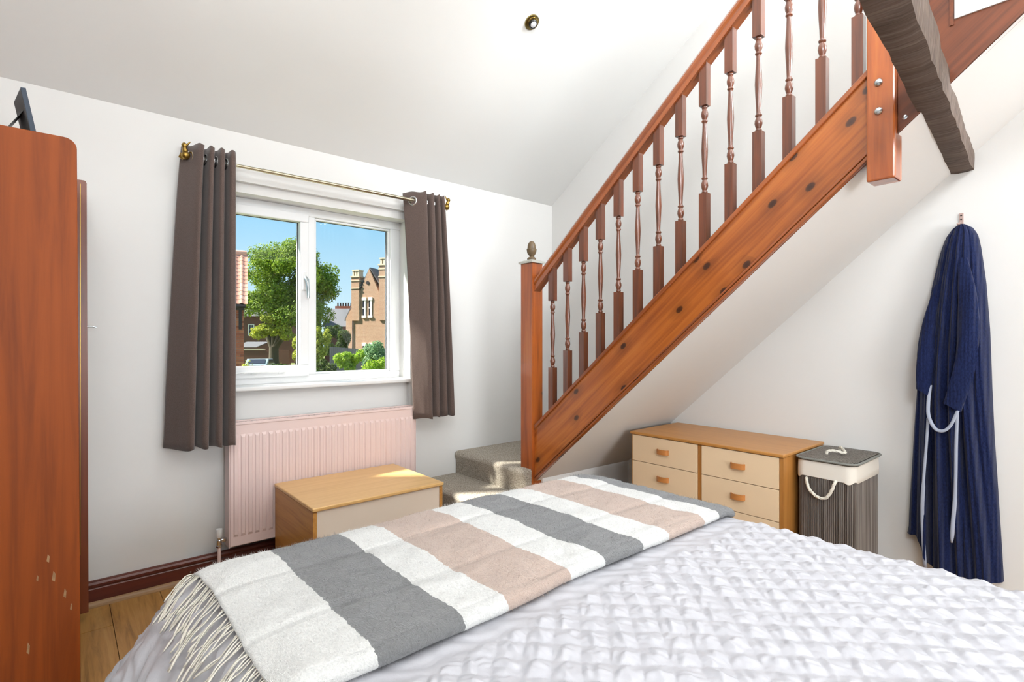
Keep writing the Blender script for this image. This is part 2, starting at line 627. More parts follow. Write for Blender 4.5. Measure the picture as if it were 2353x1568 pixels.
def gable_wall(x0, x1, GY0, GY1, GZ0, GZ1):
    m = MB()
    m.prism([(YR - 0.1, -0.1), (GY0, -0.1), (GY0, zroof(GY0) + 0.08), (YR - 0.1, zroof(YR - 0.1) + 0.08)], 'x', x0, x1)
    m.prism([(GY0, -0.1), (GY1, -0.1), (GY1, GZ0), (GY0, GZ0)], 'x', x0, x1)
    m.prism([(GY0, GZ1), (GY1, GZ1), (GY1, zroof(GY1) + 0.08), (GY0, zroof(GY0) + 0.08)], 'x', x0, x1)
    m.prism([(GY1, -0.1), (YB + 0.3, -0.1), (YB + 0.3, 2.2), (YRIDGE, ZRIDGE + 0.08), (GY1, zroof(GY1) + 0.08)], 'x', x0, x1)
    return m


LY0, LY1, LZ0, LZ1 = -1.70, -0.60, 2.80, 3.70  # unseen opening added for the loft fill light
rw = gable_wall(XR, XR + 0.12, LY0, LY1, LZ0, LZ1)
struct(rw.build('wall_right', 'wall'), 'white wall beside and under the stairs')
# left wall with an unseen opening added for the gable fill light
GY0, GY1, GZ0, GZ1 = -1.65, -0.55, 2.55, 3.55
lw = gable_wall(XL - 0.12, XL, GY0, GY1, GZ0, GZ1)
struct(lw.build('wall_left', 'wall'), 'white wall behind the wardrobe')
# rear wall with an unseen opening added for the rear fill light
r_ = MB()
RX0, RX1, RZ0, RZ1 = -0.45, 1.25, 0.90, 2.10
r_.box(XL - 0.1, RX0, YR - 0.2, YR, -0.1, ZREAR + 0.1).box(RX1, XR + 0.1, YR - 0.2, YR, -0.1, ZREAR + 0.1)
r_.box(RX0, RX1, YR - 0.2, YR, -0.1, RZ0).box(RX0, RX1, YR - 0.2, YR, RZ1, ZREAR + 0.1)
struct(r_.build('wall_rear', 'wall'), 'white rear wall with an opening added for a fill light')


def slab(y0, y1, x0, x1, front=True, t=0.1):
    def z(y):
        return 2.30 + CS * (YB - y) if front else ZRIDGE - CS * (YRIDGE - y)
    return [(x0, y0, z(y0)), (x1, y0, z(y0)), (x1, y1, z(y1)), (x0, y1, z(y1)), (x0, y0, z(y0) + t), (x1, y0, z(y0) + t), (x1, y1, z(y1) + t), (x0, y1, z(y1) + t)]


BF = [(0, 3, 2, 1), (4, 5, 6, 7), (0, 1, 5, 4), (1, 2, 6, 5), (2, 3, 7, 6), (3, 0, 4, 7)]
ce = MB()
ce.add(slab(YRIDGE, YB + 0.05, XL - 0.1, XR + 0.1), BF)
ce.add(slab(YR - 0.1, YRIDGE, XL - 0.1, XR + 0.1, False), BF)
struct(ce.build('ceiling', 'ceiling'), 'white sloping ceiling under the roof')

# skirting of the window wall : board, moulding, oak beading
prof = [(3.05, 0.0), (3.030, 0.0), (3.030, 0.078), (3.033, 0.082), (3.033, 0.087), (3.027, 0.091), (3.025, 0.101), (3.030, 0.110), (3.038, 0.114), (3.05, 0.114)]
bb = struct(MB().prism(prof, 'x', XL, 1.555).build('baseboard_back', 'skirting', smooth=30), 'dark mahogany moulded skirting under the radiator')
q = [(3.030, 0.0), (3.015, 0.0), (3.016, 0.012), (3.021, 0.020), (3.030, 0.024)]
MB().prism(q, 'x', XL, 1.55).build('beading', 'shoe', bb, smooth=40, label='pale oak quarter beading')
MB().lathe([(0.004, 0), (0.004, 0.002)], (0.49, 3.030, 0.050), 8, (0, -1, 0)).build('screw', 'steel', bb)
prof = [(3.04, 0.0), (3.022, 0.0), (3.022, 0.078), (3.026, 0.084), (3.020, 0.092), (3.022, 0.102), (3.031, 0.108), (3.04, 0.108)]
struct(MB().prism(prof, 'y', YR, 1.02).build('baseboard_right', 'wall', smooth=30), 'painted skirting of the right wall')

# ------------------------------------------------------------------ window
wd = bpy.data.objects.new('window_1', None)
wd.location = ((WX0 + WX1) / 2, 3.2, WZ0)
col.objects.link(wd)
struct(wd, 'white plastic two-light window with one opening sash')
fy0, fy1 = 3.185, 3.265
fr_ = MB()
fr_.box(WX0, WX1, fy0, fy1, 0.955, 1.000).box(WX0, WX1, fy0, fy1, 1.945, WZ1)
fr_.box(WX0, WX0 + 0.045, fy0, fy1, 1.0, 1.945).box(WX1 - 0.070, WX1, fy0, fy1, 1.0, 1.945).box(1.112, 1.165, fy0, fy1, 1.0, 1.945)
fr_.build('frame', 'pvc', wd, bevel=0.004)
# fixed light: bead, gasket and pane
bd = MB()
X0, X1, Z0, Z1 = 1.165, 1.665, 1.000, 1.945
b_ = 0.012
bd.box(X0, X1, 3.2, 3.235, Z0, Z0 + b_).box(X0, X1, 3.2, 3.235, Z1 - b_, Z1).box(X0, X0 + b_, 3.2, 3.235, Z0 + b_, Z1 - b_).box(X1 - b_, X1, 3.2, 3.235, Z0 + b_, Z1 - b_)
bd.build('glazing_bead', 'pvc', wd, bevel=0.003)
gk = MB()
gk.box(X1 - b_ - 0.004, X1 - b_, 3.222, 3.228, Z0 + b_, Z1 - b_).box(X0 + b_, X1 - b_, 3.222, 3.228, Z1 - b_ - 0.003, Z1 - b_)
gk.build('gasket', 'gasket', wd)
MB().box(X0 + b_, X1 - b_, 3.229, 3.233, Z0 + b_, Z1 - b_).build('pane', 'glass', wd)
# opening sash
sx0, sx1, sz0, sz1 = 0.530, 1.122, 0.992, 1.955
sa = MB()
sw = 0.052
sa.box(sx0, sx1, 3.165, 3.235, sz0, sz0 + sw + 0.014).box(sx0, sx1, 3.165, 3.235, sz1 - sw, sz1).box(sx0, sx0 + sw, 3.165, 3.235, sz0 + sw + 0.014, sz1 - sw).box(sx1 - sw, sx1, 3.165, 3.235, sz0 + sw + 0.014, sz1 - sw)
sash = sa.build('sash', 'pvc', wd, bevel=0.006)
gk = MB()
gk.box(sx1 - sw - 0.004, sx1 - sw, 3.205, 3.21, sz0 + sw + 0.014, sz1 - sw).box(sx0 + sw, sx1 - sw, 3.205, 3.21, sz1 - sw - 0.003, sz1 - sw)
gk.build('gasket', 'gasket', sash)
MB().box(sx0 + sw, sx1 - sw, 3.211, 3.215, sz0 + sw + 0.014, sz1 - sw).build('pane', 'glass', sash)
hd = MB()
hd.box(1.080, 1.106, 3.150, 3.166, 1.50, 1.61)
hh = hd.build('handle', 'white_plastic', sash, bevel=0.006)
MB().tube([(1.095, 3.150, 1.575), (1.096, 3.125, 1.560), (1.098, 3.118, 1.52), (1.101, 3.118, 1.45)], [0.010, 0.011, 0.009, 0.007], 10).build('lever', 'steel', hh, smooth=60)
stm = MB()
stm.box(0.76, 0.985, 3.140, 3.150, 1.020, 1.030).box(0.80, 0.83, 3.150, 3.166, 1.015, 1.030).box(0.945, 0.975, 3.150, 3.166, 1.015, 1.030)
stm.tube([(0.70, 3.13, 1.022), (0.76, 3.145, 1.026)], 0.005, 8)
stm.build('casement_stay', 'white_plastic', sash, bevel=0.002, label='pale casement stay bar')
sl = MB().box(0.472, WX1 - 0.002, 3.025, 3.186, 0.932, 0.957)
sl.build('window_sill', 'gloss_white', wd, bevel=0.008, seg=3)
# outside reveal cill
MB().box(WX0, WX1, 3.262, 3.42, 0.925, 0.955).build('outer_cill', 'pvc', wd)
# unseen rear window added round the fill light: frames only
wr = bpy.data.objects.new('window_2_added', None)
wr.location = (0.40, YR, 0.90)
col.objects.link(wr)
struct(wr, 'unseen rear window added round a fill light behind the bed head')
f2 = MB()
f2.box(RX0, RX1, YR - 0.07, YR - 0.01, RZ0, RZ0 + 0.05).box(RX0, RX1, YR - 0.07, YR - 0.01, RZ1 - 0.05, RZ1)
for xx_ in (RX0, 0.35, RX1 - 0.05):
    f2.box(xx_, xx_ + 0.05, YR - 0.07, YR - 0.01, RZ0 + 0.05, RZ1 - 0.05)
f2.build('frame', 'pvc', wr)

wg = bpy.data.objects.new('window_3_added', None)  # unseen gable window, added to frame the left fill light
wg.location = (XL, -1.1, 2.55)
col.objects.link(wg)
struct(wg, 'unseen gable window added round a fill light in the left wall')
f3 = MB()
f3.box(XL - 0.09, XL - 0.03, GY0, GY1, GZ0, GZ0 + 0.05).box(XL - 0.09, XL - 0.03, GY0, GY1, GZ1 - 0.05, GZ1)
for yy_ in (GY0, -1.125, GY1 - 0.05):
    f3.box(XL - 0.09, XL - 0.03, yy_, yy_ + 0.05, GZ0 + 0.05, GZ1 - 0.05)
f3.build('frame', 'pvc', wg)
wl = bpy.data.objects.new('window_4_added', None)  # unseen loft window, added to frame the right fill light
wl.location = (XR, -1.15, 2.8)
col.objects.link(wl)
struct(wl, 'unseen loft window added round a fill light in the right wall')
f4 = MB()
f4.box(XR + 0.03, XR + 0.09, LY0, LY1, LZ0, LZ0 + 0.05).box(XR + 0.03, XR + 0.09, LY0, LY1, LZ1 - 0.05, LZ1)
for yy_ in (LY0, LY1 - 0.05):
    f4.box(XR + 0.03, XR + 0.09, yy_, yy_ + 0.05, LZ0 + 0.05, LZ1 - 0.05)
f4.build('frame', 'pvc', wl)

# ------------------------------------------------------------------ staircase
SM = 0.853
def z_bot(y): return 0.373 + 0.860 * (2.289 - y)
def z_top(y): return 0.692 + 0.851 * (2.279 - y)
def z_railb(y): return 1.600 + 0.848 * (2.180 - y)

stair = thing('staircase', 'varnished pine staircase with turned balusters and grey carpeted winder steps', 'staircase', (2.6, 2.3, 0))


def sloped(name, mat, x0, x1, ya, yb, zlo, zhi, parent, bevel=0.0, smooth=None, label=None):
    """board running up the stairs, with its own axis along the slope so the grain follows it"""
    p0 = Vector((0, ya, zlo(ya)))
    d = (Vector((0, yb, zlo(yb))) - p0).normalized()
    nrm = Vector((0, -d.z, d.y)) if d.y < 0 else Vector((0, d.z, -d.y))
    nrm = Vector((1, 0, 0)).cross(d)
    if nrm.z < 0:
        nrm = -nrm
    mat4 = Matrix((( d.x, 1, nrm.x, 0), (d.y, 0, nrm.y, ya), (d.z, 0, nrm.z, zlo(ya)), (0, 0, 0, 1)))
    inv = mat4.inverted()
    mb = MB()
    P = []
    for (y_, z_) in ((ya, zlo(ya)), (yb, zlo(yb)), (yb, zhi(yb)), (ya, zhi(ya))):
        for x_ in (x0, x1):
            P.append(inv @ Vector((x_, y_, z_)))
    mb.add(P, [(0, 2, 4, 6), (1, 7, 5, 3), (0, 1, 3, 2), (2, 3, 5, 4), (4, 5, 7, 6), (6, 7, 1, 0)])
    o = mb.build(name, mat, parent, bevel=bevel, world=True, smooth=smooth, label=label)
    o.matrix_basis = mat4
    return o


so = sloped('stringer', 'pine_x', 2.150, 2.194, 2.302, 0.588, z_bot, z_top, stair, label='knotty varnished pine string board')
sloped('string_capping', 'rail', 2.139, 2.204, 2.302, 0.588, lambda y: z_top(y) - 0.004, lambda y: z_top(y) + 0.022, so, 0.004)
sloped('bottom_beading', 'rail', 2.141, 2.150, 2.302, 0.588, lambda y: z_bot(y) + 0.000, lambda y: z_bot(y) + 0.016, so, 0.003)
sloped('upper_beading', 'rail', 2.143, 2.150, 2.302, 0.588, lambda y: z_bot(y) + 0.021, lambda y: z_bot(y) + 0.034, so, 0.003)
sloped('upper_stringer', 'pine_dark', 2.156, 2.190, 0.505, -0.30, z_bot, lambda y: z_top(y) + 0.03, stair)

# soffit boards under the flight and the closing panel
sof = MB()
ny = 14
P = []
for i in range(ny + 1):
    y = 2.298 - (2.298 + 0.25) * i / ny
    P.append([(2.164, y, z_bot(y) - 0.002), (2.60, y, 0.5 * (z_bot(y) + 0.673 + 0.9 * (1.935 - y)) - 0.001), (XR, y, 0.673 + 0.900 * (1.935 - y))])
P = np.array(P)
sof.grid(P)
Q = P.copy()
Q[:, :, 2] += 0.012
n0 = len(sof.v)
sof.grid(Q[::-1])
sof.build('soffit', 'wall', stair, smooth=60, label='white plastered underside of the stairs')
MB().box(2.200, XR, 2.286, 2.298, 0.0, 0.385).build('closing_panel', 'wall', stair, label='white panel closing the foot of the stairs')


def rbox_profile(x0, x1, z0, z1, r, n=6):
    """step profile in x-z with a rounded nosing on the low-x side"""
    p = [(x1, z0), (x0 + 0.012, z0), (x0 + 0.012, z1 - 2 * r)]
    for i in range(n + 1):
        a = PI + (-PI / 2) * i / n
        p.append((x0 + r + r * math.cos(a), z1 - r + r * math.sin(a)))
    p.append((x1, z1))
    return p


def step_x(x0, x1, y0, y1, z1):
    p = rbox_profile(x0, x1, 0.0, z1, 0.032)
    mb = MB().prism(p, 'y', y0, y1)
    return mb.build('step', 'carpet', stair, smooth=35, bevel=0.012)


step_x(1.575, 1.83, 2.318, YB + 0.0, 0.140)
step_x(1.790, 2.12, 2.318, YB + 0.0, 0.284)
step_x(2.080, XR, 2.306, YB + 0.0, 0.435)
for kk in range(1, 11):
    y0 = 2.535 - 0.233 * kk
    z1 = 0.435 + 0.2 * kk + 0.004 * kk
    p = [(y0, z1 - 0.205), (y0, z1), (y0 - 0.236, z1), (y0 - 0.236, z1 - 0.016), (y0 - 0.012, z1 - 0.016), (y0 - 0.012, z1 - 0.205)]
    MB().prism(p, 'x', 2.192, XR).build('step', 'carpet', stair)

# newel posts
nw = MB().box(2.128, 2.216, 2.302, 2.402, 0.0, 1.668).build('newel_post', 'pine_z', stair, bevel=0.003, label='square pine newel at the foot of the stairs')
cp = MB().box(2.118, 2.226, 2.292, 2.412, 1.668, 1.680)
cp.add([(2.118, 2.292, 1.680), (2.226, 2.292, 1.680), (2.226, 2.412, 1.680), (2.118, 2.412, 1.680), (2.145, 2.324, 1.692), (2.2, 2.324, 1.692), (2.2, 2.38, 1.692), (2.145, 2.38, 1.692)], BF)
cp.build('newel_cap', 'newel_cap', nw)
acorn = [(0.026, 0.0), (0.028, 0.005), (0.027, 0.010), (0.020, 0.016), (0.013, 0.021), (0.013, 0.024), (0.019, 0.030), (0.026, 0.040), (0.0295, 0.052), (0.030, 0.058), (0.031, 0.062), (0.0305, 0.067), (0.026, 0.070),
         (0.0255, 0.078), (0.024, 0.090), (0.020, 0.102), (0.013, 0.111), (0.005, 0.1145), (0.001, 0.115)]
MB().lathe(acorn, (2.172, 2.352, 1.692), 20).build('acorn_finial', 'bronze', nw, smooth=50, label='dull brown acorn finial')
nu = MB().box(2.128, 2.212, 0.506, 0.590, 1.752, 3.05).build('newel_post', 'pine_z', stair, bevel=0.006, label='hanging pine newel with two bolts at the head of the stairs')
for zb in (2.086, 1.988):
    MB().lathe([(0.0125, 0.0), (0.0125, 0.004), (0.009, 0.009), (0.004, 0.011), (0.0005, 0.0115)], (2.128, 0.553, zb), 14, (-1, 0, 0)).build('bolt', 'steel', nu, smooth=50)
MB().lathe([(0.008, 0.0), (0.008, 0.004), (0.004, 0.007), (0.0005, 0.0075)], (2.160, 0.486, z_bot(0.486) + 0.03), 10, (-1, 0, 0)).build('bolt', 'steel', stair, smooth=50)
# handrail
p0 = Vector((2.171, 2.302, z_railb(2.302)))
d = Vector((0, -1, 0.848)).normalized()
up = Vector((1, 0, 0)).cross(d)
if up.z < 0:
    up = -up
m4 = Matrix(((d.x, 1, up.x, p0.x), (d.y, 0, up.y, p0.y), (d.z, 0, up.z, p0.z), (0, 0, 0, 1)))
hp = [(-0.026, 0.0), (-0.026, 0.020), (-0.022, 0.024), (-0.022, 0.029), (-0.031, 0.036), (-0.031, 0.046), (-0.024, 0.058), (-0.012, 0.065), (0.012, 0.065), (0.024, 0.058), (0.031, 0.046), (0.031, 0.036), (0.022, 0.029), (0.022, 0.024), (0.026, 0.020), (0.026, 0.0)]
hr = MB().prism(hp, 'x', 0.0, (2.302 - 0.588) / 0.763).build('handrail', 'rail', stair, smooth=30)
hr.matrix_basis = m4
# balusters
bp = [(0.010, 0.0), (0.0125, 0.004), (0.0125, 0.009), (0.0095, 0.013), (0.0125, 0.022), (0.0155, 0.034), (0.0145, 0.046), (0.0105, 0.056), (0.0095, 0.060), (0.0130, 0.064), (0.0135, 0.069), (0.0095, 0.073),
      (0.0088, 0.080), (0.0100, 0.110), (0.0125, 0.150), (0.0145, 0.194)]
bp = bp + [(r, 0.388 - z) for r, z in bp[-2::-1]]
bm = MB().box(-0.018, 0.018, -0.018, 0.018, -0.285, 0.0).box(-0.018, 0.018, -0.018, 0.018, 0.388, 0.585).lathe(bp, (0, 0, 0), 12)
bme = bm.mesh('baluster', 'baluster', 40)
for i in range(14):
    y = 2.172 - 0.119 * i
    o = bpy.data.objects.new('baluster', bme)
    col.objects.link(o)
    o.parent = stair
    o.matrix_parent_inverse = wmat(stair).inverted()
    o.location = (2.172, y, 1.044 + 0.850 * (2.174 - y))
    o.rotation_euler = (0, 0, PI / 2 * (i % 4))

# loft edge above the head of the stairs
lf = MB().box(2.150, 2.250, YR, 0.355, 2.222, 3.30)
struct(lf.build('wall_loft', 'wall'), 'white plastered edge of the loft above the stairs')
tb = MB().box(2.152, 2.205, 0.357, 0.368, 2.205, 3.30).box(2.190, 2.24, 0.357, 0.504, 2.12, 3.30)
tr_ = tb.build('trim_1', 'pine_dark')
struct(tr_, 'dark brown trimmer board behind the old beam')

# old timber beam parallel to the window wall
be = MB()
nb, sec = 60, 7
pts = [(-0.040, 0.0), (-0.020, -0.004), (0.020, -0.003), (0.041, 0.002), (0.044, 0.05), (0.043, 0.11), (-0.043, 0.11), (-0.044, 0.05)]
P = []
for i in range(nb + 1):
    x = -0.55 + (3.05 + 0.55) * i / nb
    yc = 0.4770 + (x - XR) * 0.0760
    row = []
    for j, (dy, dz) in enumerate(pts):
        e = fbm(x * 4.0, j * 1.7, 3.0) * 0.007 + fbm(x * 16.0, j * 2.3, 1.0) * 0.0035
        row.append((x, yc + dy + e * (1 if dy > 0 else -1), 1.958 + dz + fbm(x * 6.0, j * 3.1, 9.0) * 0.004 - 0.008 * (x - 2.2)))
    row.append(row[0])
    P.append(row)
be.grid(P)
bo = be.build('timber_beam', 'beam', smooth=45)
tag(bo, 'rough dark old timber beam running into the wall above the stairs', 'beam')

# ------------------------------------------------------------------ downlight in the ceiling
dl = thing('downlight', 'small antique brass downlight set in the sloping ceiling', 'light', (1.945, 2.105, 2.935))
nrm = Vector((0, -CS, -1)).normalized()
dc = Vector((1.945, 2.105, 2.935)) + nrm * 0.001
ring = [(0.020, 0.012), (0.026, 0.012), (0.030, 0.010), (0.031, 0.005), (0.034, 0.004), (0.040, 0.004), (0.042, 0.000), (0.040, -0.004)]
MB().lathe(ring, dc, 28, nrm).build('bezel', 'antique', dl, smooth=40)
tilt = (nrm + Vector((0.05, -0.25, -0.35))).normalized()
MB().lathe([(0.024, -0.02), (0.024, 0.016), (0.020, 0.020), (0.018, 0.012)], dc + nrm * 0.004, 22, tilt).build('lamp_holder', 'black', dl, smooth=40)
MB().lathe([(0.017, 0.0), (0.017, 0.019), (0.012, 0.022), (0.001, 0.023)], dc + nrm * 0.004, 18, tilt).build('lamp', 'lamp_glass', dl, smooth=50)

# ------------------------------------------------------------------ curtain pole and curtains
PY, PZ = 2.935, 2.090
cpole = thing('curtain_pole', 'slim metal curtain pole with knobbly brass finials above the window', 'curtain pole', (1.19, PY, PZ))
MB().tube([(0.486, PY, PZ), (0.80, PY, PZ)], 0.0085, 14).tube([(0.80, PY, PZ), (1.910, PY, PZ)], 0.0105, 14).build('rod', 'nickel', cpole, smooth=50)
for xs, sg in ((0.486, -1), (1.910, 1)):
    fb = MB()
    fb.lathe([(0.011, 0), (0.013, 0.006), (0.008, 0.012), (0.016, 0.020), (0.021, 0.030), (0.020, 0.040), (0.012, 0.048), (0.003, 0.052)], (xs, PY, PZ), 12, (sg, 0, 0))
    fb.lathe([(0.006, -0.006), (0.012, 0.004), (0.013, 0.012), (0.009, 0.020), (0.013, 0.028), (0.013, 0.036), (0.006, 0.044), (0.001, 0.046)], (xs + sg * 0.034, PY - 0.006, PZ + 0.012), 10, (sg * 0.15, -0.2, 1))
    fb.tube([(xs + sg * 0.030, PY - 0.008, PZ + 0.046), (xs + sg * 0.022, PY - 0.010, PZ + 0.056), (xs + sg * 0.014, PY - 0.011, PZ + 0.066)], [0.006, 0.004, 0.002], 7)
    fb.tube([(xs + sg * 0.046, PY + 0.006, PZ + 0.01), (xs + sg * 0.052, PY + 0.012, PZ - 0.008), (xs + sg * 0.040, PY + 0.012, PZ - 0.018)], [0.007, 0.009, 0.004], 7)
    fb.build('finial', 'brass', cpole, smooth=60)
    br = MB().tube([(xs + (-sg) * 0.030, PY, PZ - 0.004), (xs + (-sg) * 0.030, 3.05, PZ - 0.012)], 0.006, 8).lathe([(0.018, 0), (0.018, 0.006), (0.01, 0.01)], (xs - sg * 0.030, 3.05, PZ - 0.012), 14, (0, -1, 0))
    br.build('bracket', 'brass', cpole, smooth=40)


def curtain(name, label, top, bot, ztop, zbot, seed):
    t = thing(name, label, 'curtain', (np.mean([p[0] for p in bot]), PY, zbot), group='curtains at the window')
    nu_, nv = 200, 40
    A = catmull(top, nu_)
    B = catmull(bot, nu_)
    P = np.zeros((nv, nu_, 3))
    for j in range(nv):
        s = j / (nv - 1)
        z = ztop + (zbot - ztop) * s
        k_ = s ** 0.8
        P[j, :, :2] = A * (1 - k_) + B * k_
        wob = np.array([0.004 * fbm(i * 0.05 + seed, z * 2.2, seed) for i in range(nu_)])
        P[j, :, 1] += wob * s
        P[j, :, 0] += wob * 0.5 * s
        P[j, :, 2] = z
    # soft waver of the top and bottom hems
    for i in range(nu_):
        P[0, i, 2] += 0.004 * math.sin(i * 0.35 + seed)
        P[-1, i, 2] += 0.004 * math.sin(i * 0.21 + seed)
    mb = MB().grid(P)
    o = mb.build('fabric', 'curtain', t, smooth=180)
    sd = o.modifiers.new('solid', 'SOLIDIFY')
    sd.thickness = 0.003
    sd.offset = 0
    # eyelet rings where the pole runs through the folds
    for i in range(nu_ - 1):
        a, b = Vector((A[i][0], A[i][1], 0)), Vector((A[i + 1][0], A[i + 1][1], 0))
        if (a.y - PY) * (b.y - PY) > 0 or a.y == b.y:
            continue
        u = (PY - a.y) / (b.y - a.y)
        c_ = a.lerp(b, u)
        c_.z = PZ - 0.004
        i0_, i1_ = max(0, i - 3), min(nu_ - 1, i + 4)
        tx = Vector((A[i1_][0] - A[i0_][0], A[i1_][1] - A[i0_][1], 0)).normalized()
        nn = tx.cross(Vector((0, 0, 1)))
        ring_ = []
        for k in range(24):
            th_ = 2 * PI * k / 24
            ring_.append((c_ + tx * 0.024 * math.cos(th_) + Vector((0, 0, 1)) * 0.024 * math.sin(th_)))
        ring_.append(ring_[0])
        MB().tube(ring_, 0.0068, 8, cap=False).build('eyelet_ring', 'chrome', t, smooth=180)
    return t


curtain('curtain', 'brown eyelet curtain hanging left of the window, full on its shaded side',
        [(0.444, 2.988), (0.476, 2.930), (0.505, 2.878), (0.521, 2.876), (0.526, 2.930), (0.531, 2.984), (0.540, 2.930), (0.551, 2.884), (0.566, 2.882), (0.571, 2.930), (0.575, 2.984), (0.584, 2.930), (0.595, 2.884), (0.611, 2.882), (0.616, 2.930), (0.620, 2.984), (0.630, 2.930), (0.640, 2.886), (0.660, 2.886), (0.666, 2.950)],
        [(0.370, 2.990), (0.415, 2.925), (0.456, 2.866), (0.476, 2.864), (0.482, 2.925), (0.488, 2.984), (0.502, 2.925), (0.518, 2.874), (0.538, 2.872), (0.544, 2.925), (0.550, 2.980), (0.562, 2.925), (0.576, 2.868), (0.596, 2.868), (0.602, 2.915), (0.608, 2.960), (0.618, 2.910), (0.630, 2.868), (0.654, 2.868), (0.662, 2.912)],
        2.142, 0.684, 1.0)
curtain('curtain', 'narrower brown eyelet curtain right of the window catching the sun',
        [(1.648, 2.992), (1.694, 2.930), (1.734, 2.880), (1.752, 2.878), (1.757, 2.930), (1.762, 2.984), (1.776, 2.930), (1.792, 2.886), (1.812, 2.884), (1.817, 2.930), (1.822, 2.984), (1.832, 2.930), (1.842, 2.888), (1.856, 2.886), (1.861, 2.930), (1.865, 2.984), (1.872, 2.930), (1.879, 2.890), (1.893, 2.890), (1.898, 2.960)],
        [(1.684, 2.918), (1.722, 2.880), (1.758, 2.848), (1.780, 2.846), (1.785, 2.915), (1.790, 2.980), (1.808, 2.925), (1.828, 2.876), (1.852, 2.874), (1.857, 2.925), (1.862, 2.982), (1.876, 2.925), (1.892, 2.878), (1.912, 2.876), (1.917, 2.925), (1.922, 2.982), (1.936, 2.925), (1.950, 2.880), (1.970, 2.880), (1.978, 2.960)],
        2.142, 0.712, 5.0)

# ------------------------------------------------------------------ radiator
rad = thing('radiator', 'pale pink ribbed panel radiator under the window', 'radiator', (1.17, 2.98, 0.155))
RX0_, RX1_, RYF, RYB, RZ0_, RZ1_ = 0.643, 1.708, 2.932, 3.020, 0.155, 0.787
MB().box(RX0_ + 0.003, RX1_ - 0.003, RYF + 0.002, RYF + 0.016, RZ0_ + 0.004, RZ1_ - 0.010).build('front_panel', 'pink', rad, bevel=0.005)
MB().box(RX0_ + 0.01, RX1_ - 0.01, RYB - 0.014, RYB, RZ0_ + 0.01, RZ1_ - 0.02).build('rear_panel', 'pink', rad)
for xa in (RX0_ - 0.002, RX1_ - 0.002):
    MB().box(xa, xa + 0.004, RYF, RYB, RZ0_, RZ1_).build('side_panel', 'pink', rad, bevel=0.001)
top_ = MB().box(RX0_ - 0.002, RX1_ + 0.002, RYF - 0.002, RYF + 0.010, RZ1_ - 0.014, RZ1_).box(RX0_, RX1_, RYB - 0.010, RYB, RZ1_ - 0.012, RZ1_)
gr = top_.build('top_frame', 'pink', rad, bevel=0.002)
nsl = 36
gm = MB()
for i in range(nsl):
    xx_ = RX0_ + 0.012 + (RX1_ - RX0_ - 0.024) * i / (nsl - 1)
    gm.box(xx_ - 0.008, xx_ + 0.008, RYF + 0.010, RYB - 0.010, RZ1_ - 0.010, RZ1_ - 0.006)
go = gm.build('top_grille', 'pink', rad)
# raised ribs pressed in the front panel
rb = MB()
hw, fd = 0.0115, 0.006
za, zb = RZ0_ + 0.052, RZ1_ - 0.062
rb.add([(-hw, 0, za), (hw, 0, za), (hw, 0, zb), (-hw, 0, zb), (-hw * 0.62, -fd, za + 0.014), (hw * 0.62, -fd, za + 0.014), (hw * 0.62, -fd, zb - 0.014), (-hw * 0.62, -fd, zb - 0.014)],
       [(4, 5, 6, 7), (0, 1, 5, 4), (1, 2, 6, 5), (2, 3, 7, 6), (3, 0, 4, 7)])
rme = rb.mesh('rib', 'pink')
for i in range(31):
    o = bpy.data.objects.new('rib', rme)
    col.objects.link(o)
    o.parent = rad
    o.matrix_parent_inverse = wmat(rad).inverted()
    o.location = (RX0_ + 0.030 + (RX1_ - RX0_ - 0.060) * i / 30, RYF + 0.002, 0)
# valve and feed pipe
vx, vy = 0.608, 2.985
vl = MB().lathe([(0.011, 0.166), (0.013, 0.170), (0.013, 0.192), (0.010, 0.196), (0.010, 0.214)], (vx, vy, 0), 16).tube([(vx, vy, 0.190), (vx + 0.036, vy, 0.190)], 0.009, 12).lathe([(0.014, 0), (0.014, 0.012)], (vx + 0.016, vy, 0.190), 6, (1, 0, 0))
vl.lathe([(0.012, 0.155), (0.014, 0.158), (0.014, 0.168), (0.011, 0.172)], (vx, vy, 0), 6)
vo_ = vl.build('valve', 'chrome', rad, smooth=35)
MB().lathe([(0.011, 0.206), (0.0135, 0.210), (0.0150, 0.246), (0.0135, 0.249)], (vx, vy, 0), 16).build('valve_cap', 'white_plastic', vo_, smooth=40)
MB().tube([(vx, vy, 0.0), (vx, vy, 0.160)], 0.0085, 12).build('feed_pipe', 'pink', rad, smooth=40)

# ------------------------------------------------------------------ storage chest in front of the radiator
ch = thing('storage_chest', 'beech laminate blanket chest with cream front below the radiator', 'chest', (1.2, 2.645, 0))
cx0, cx1, cy0, cy1, cz = 0.857, 1.543, 2.370, 2.918, 0.450
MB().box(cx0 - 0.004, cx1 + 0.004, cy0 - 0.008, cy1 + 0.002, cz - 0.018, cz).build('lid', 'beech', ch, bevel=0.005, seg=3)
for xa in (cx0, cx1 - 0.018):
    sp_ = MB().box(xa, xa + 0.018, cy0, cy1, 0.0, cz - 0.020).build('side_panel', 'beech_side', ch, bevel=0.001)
    MB().lathe([(0.003, 0.0), (0.003, 0.0008)], (xa - 0.0002 if xa == cx0 else xa + 0.0182, cy0 + 0.035, 0.30), 8, (-1 if xa == cx0 else 1, 0, 0)).build('screw_cap', 'wardrobe_dark', sp_)
MB().box(cx0 + 0.018, cx1 - 0.018, cy0 + 0.004, cy0 + 0.020, 0.06, cz - 0.020).build('front_panel', 'cream_front', ch)
MB().box(cx0 + 0.018, cx1 - 0.018, cy0 + 0.03, cy0 + 0.045, 0.0, 0.06).build('plinth', 'beech_side', ch)
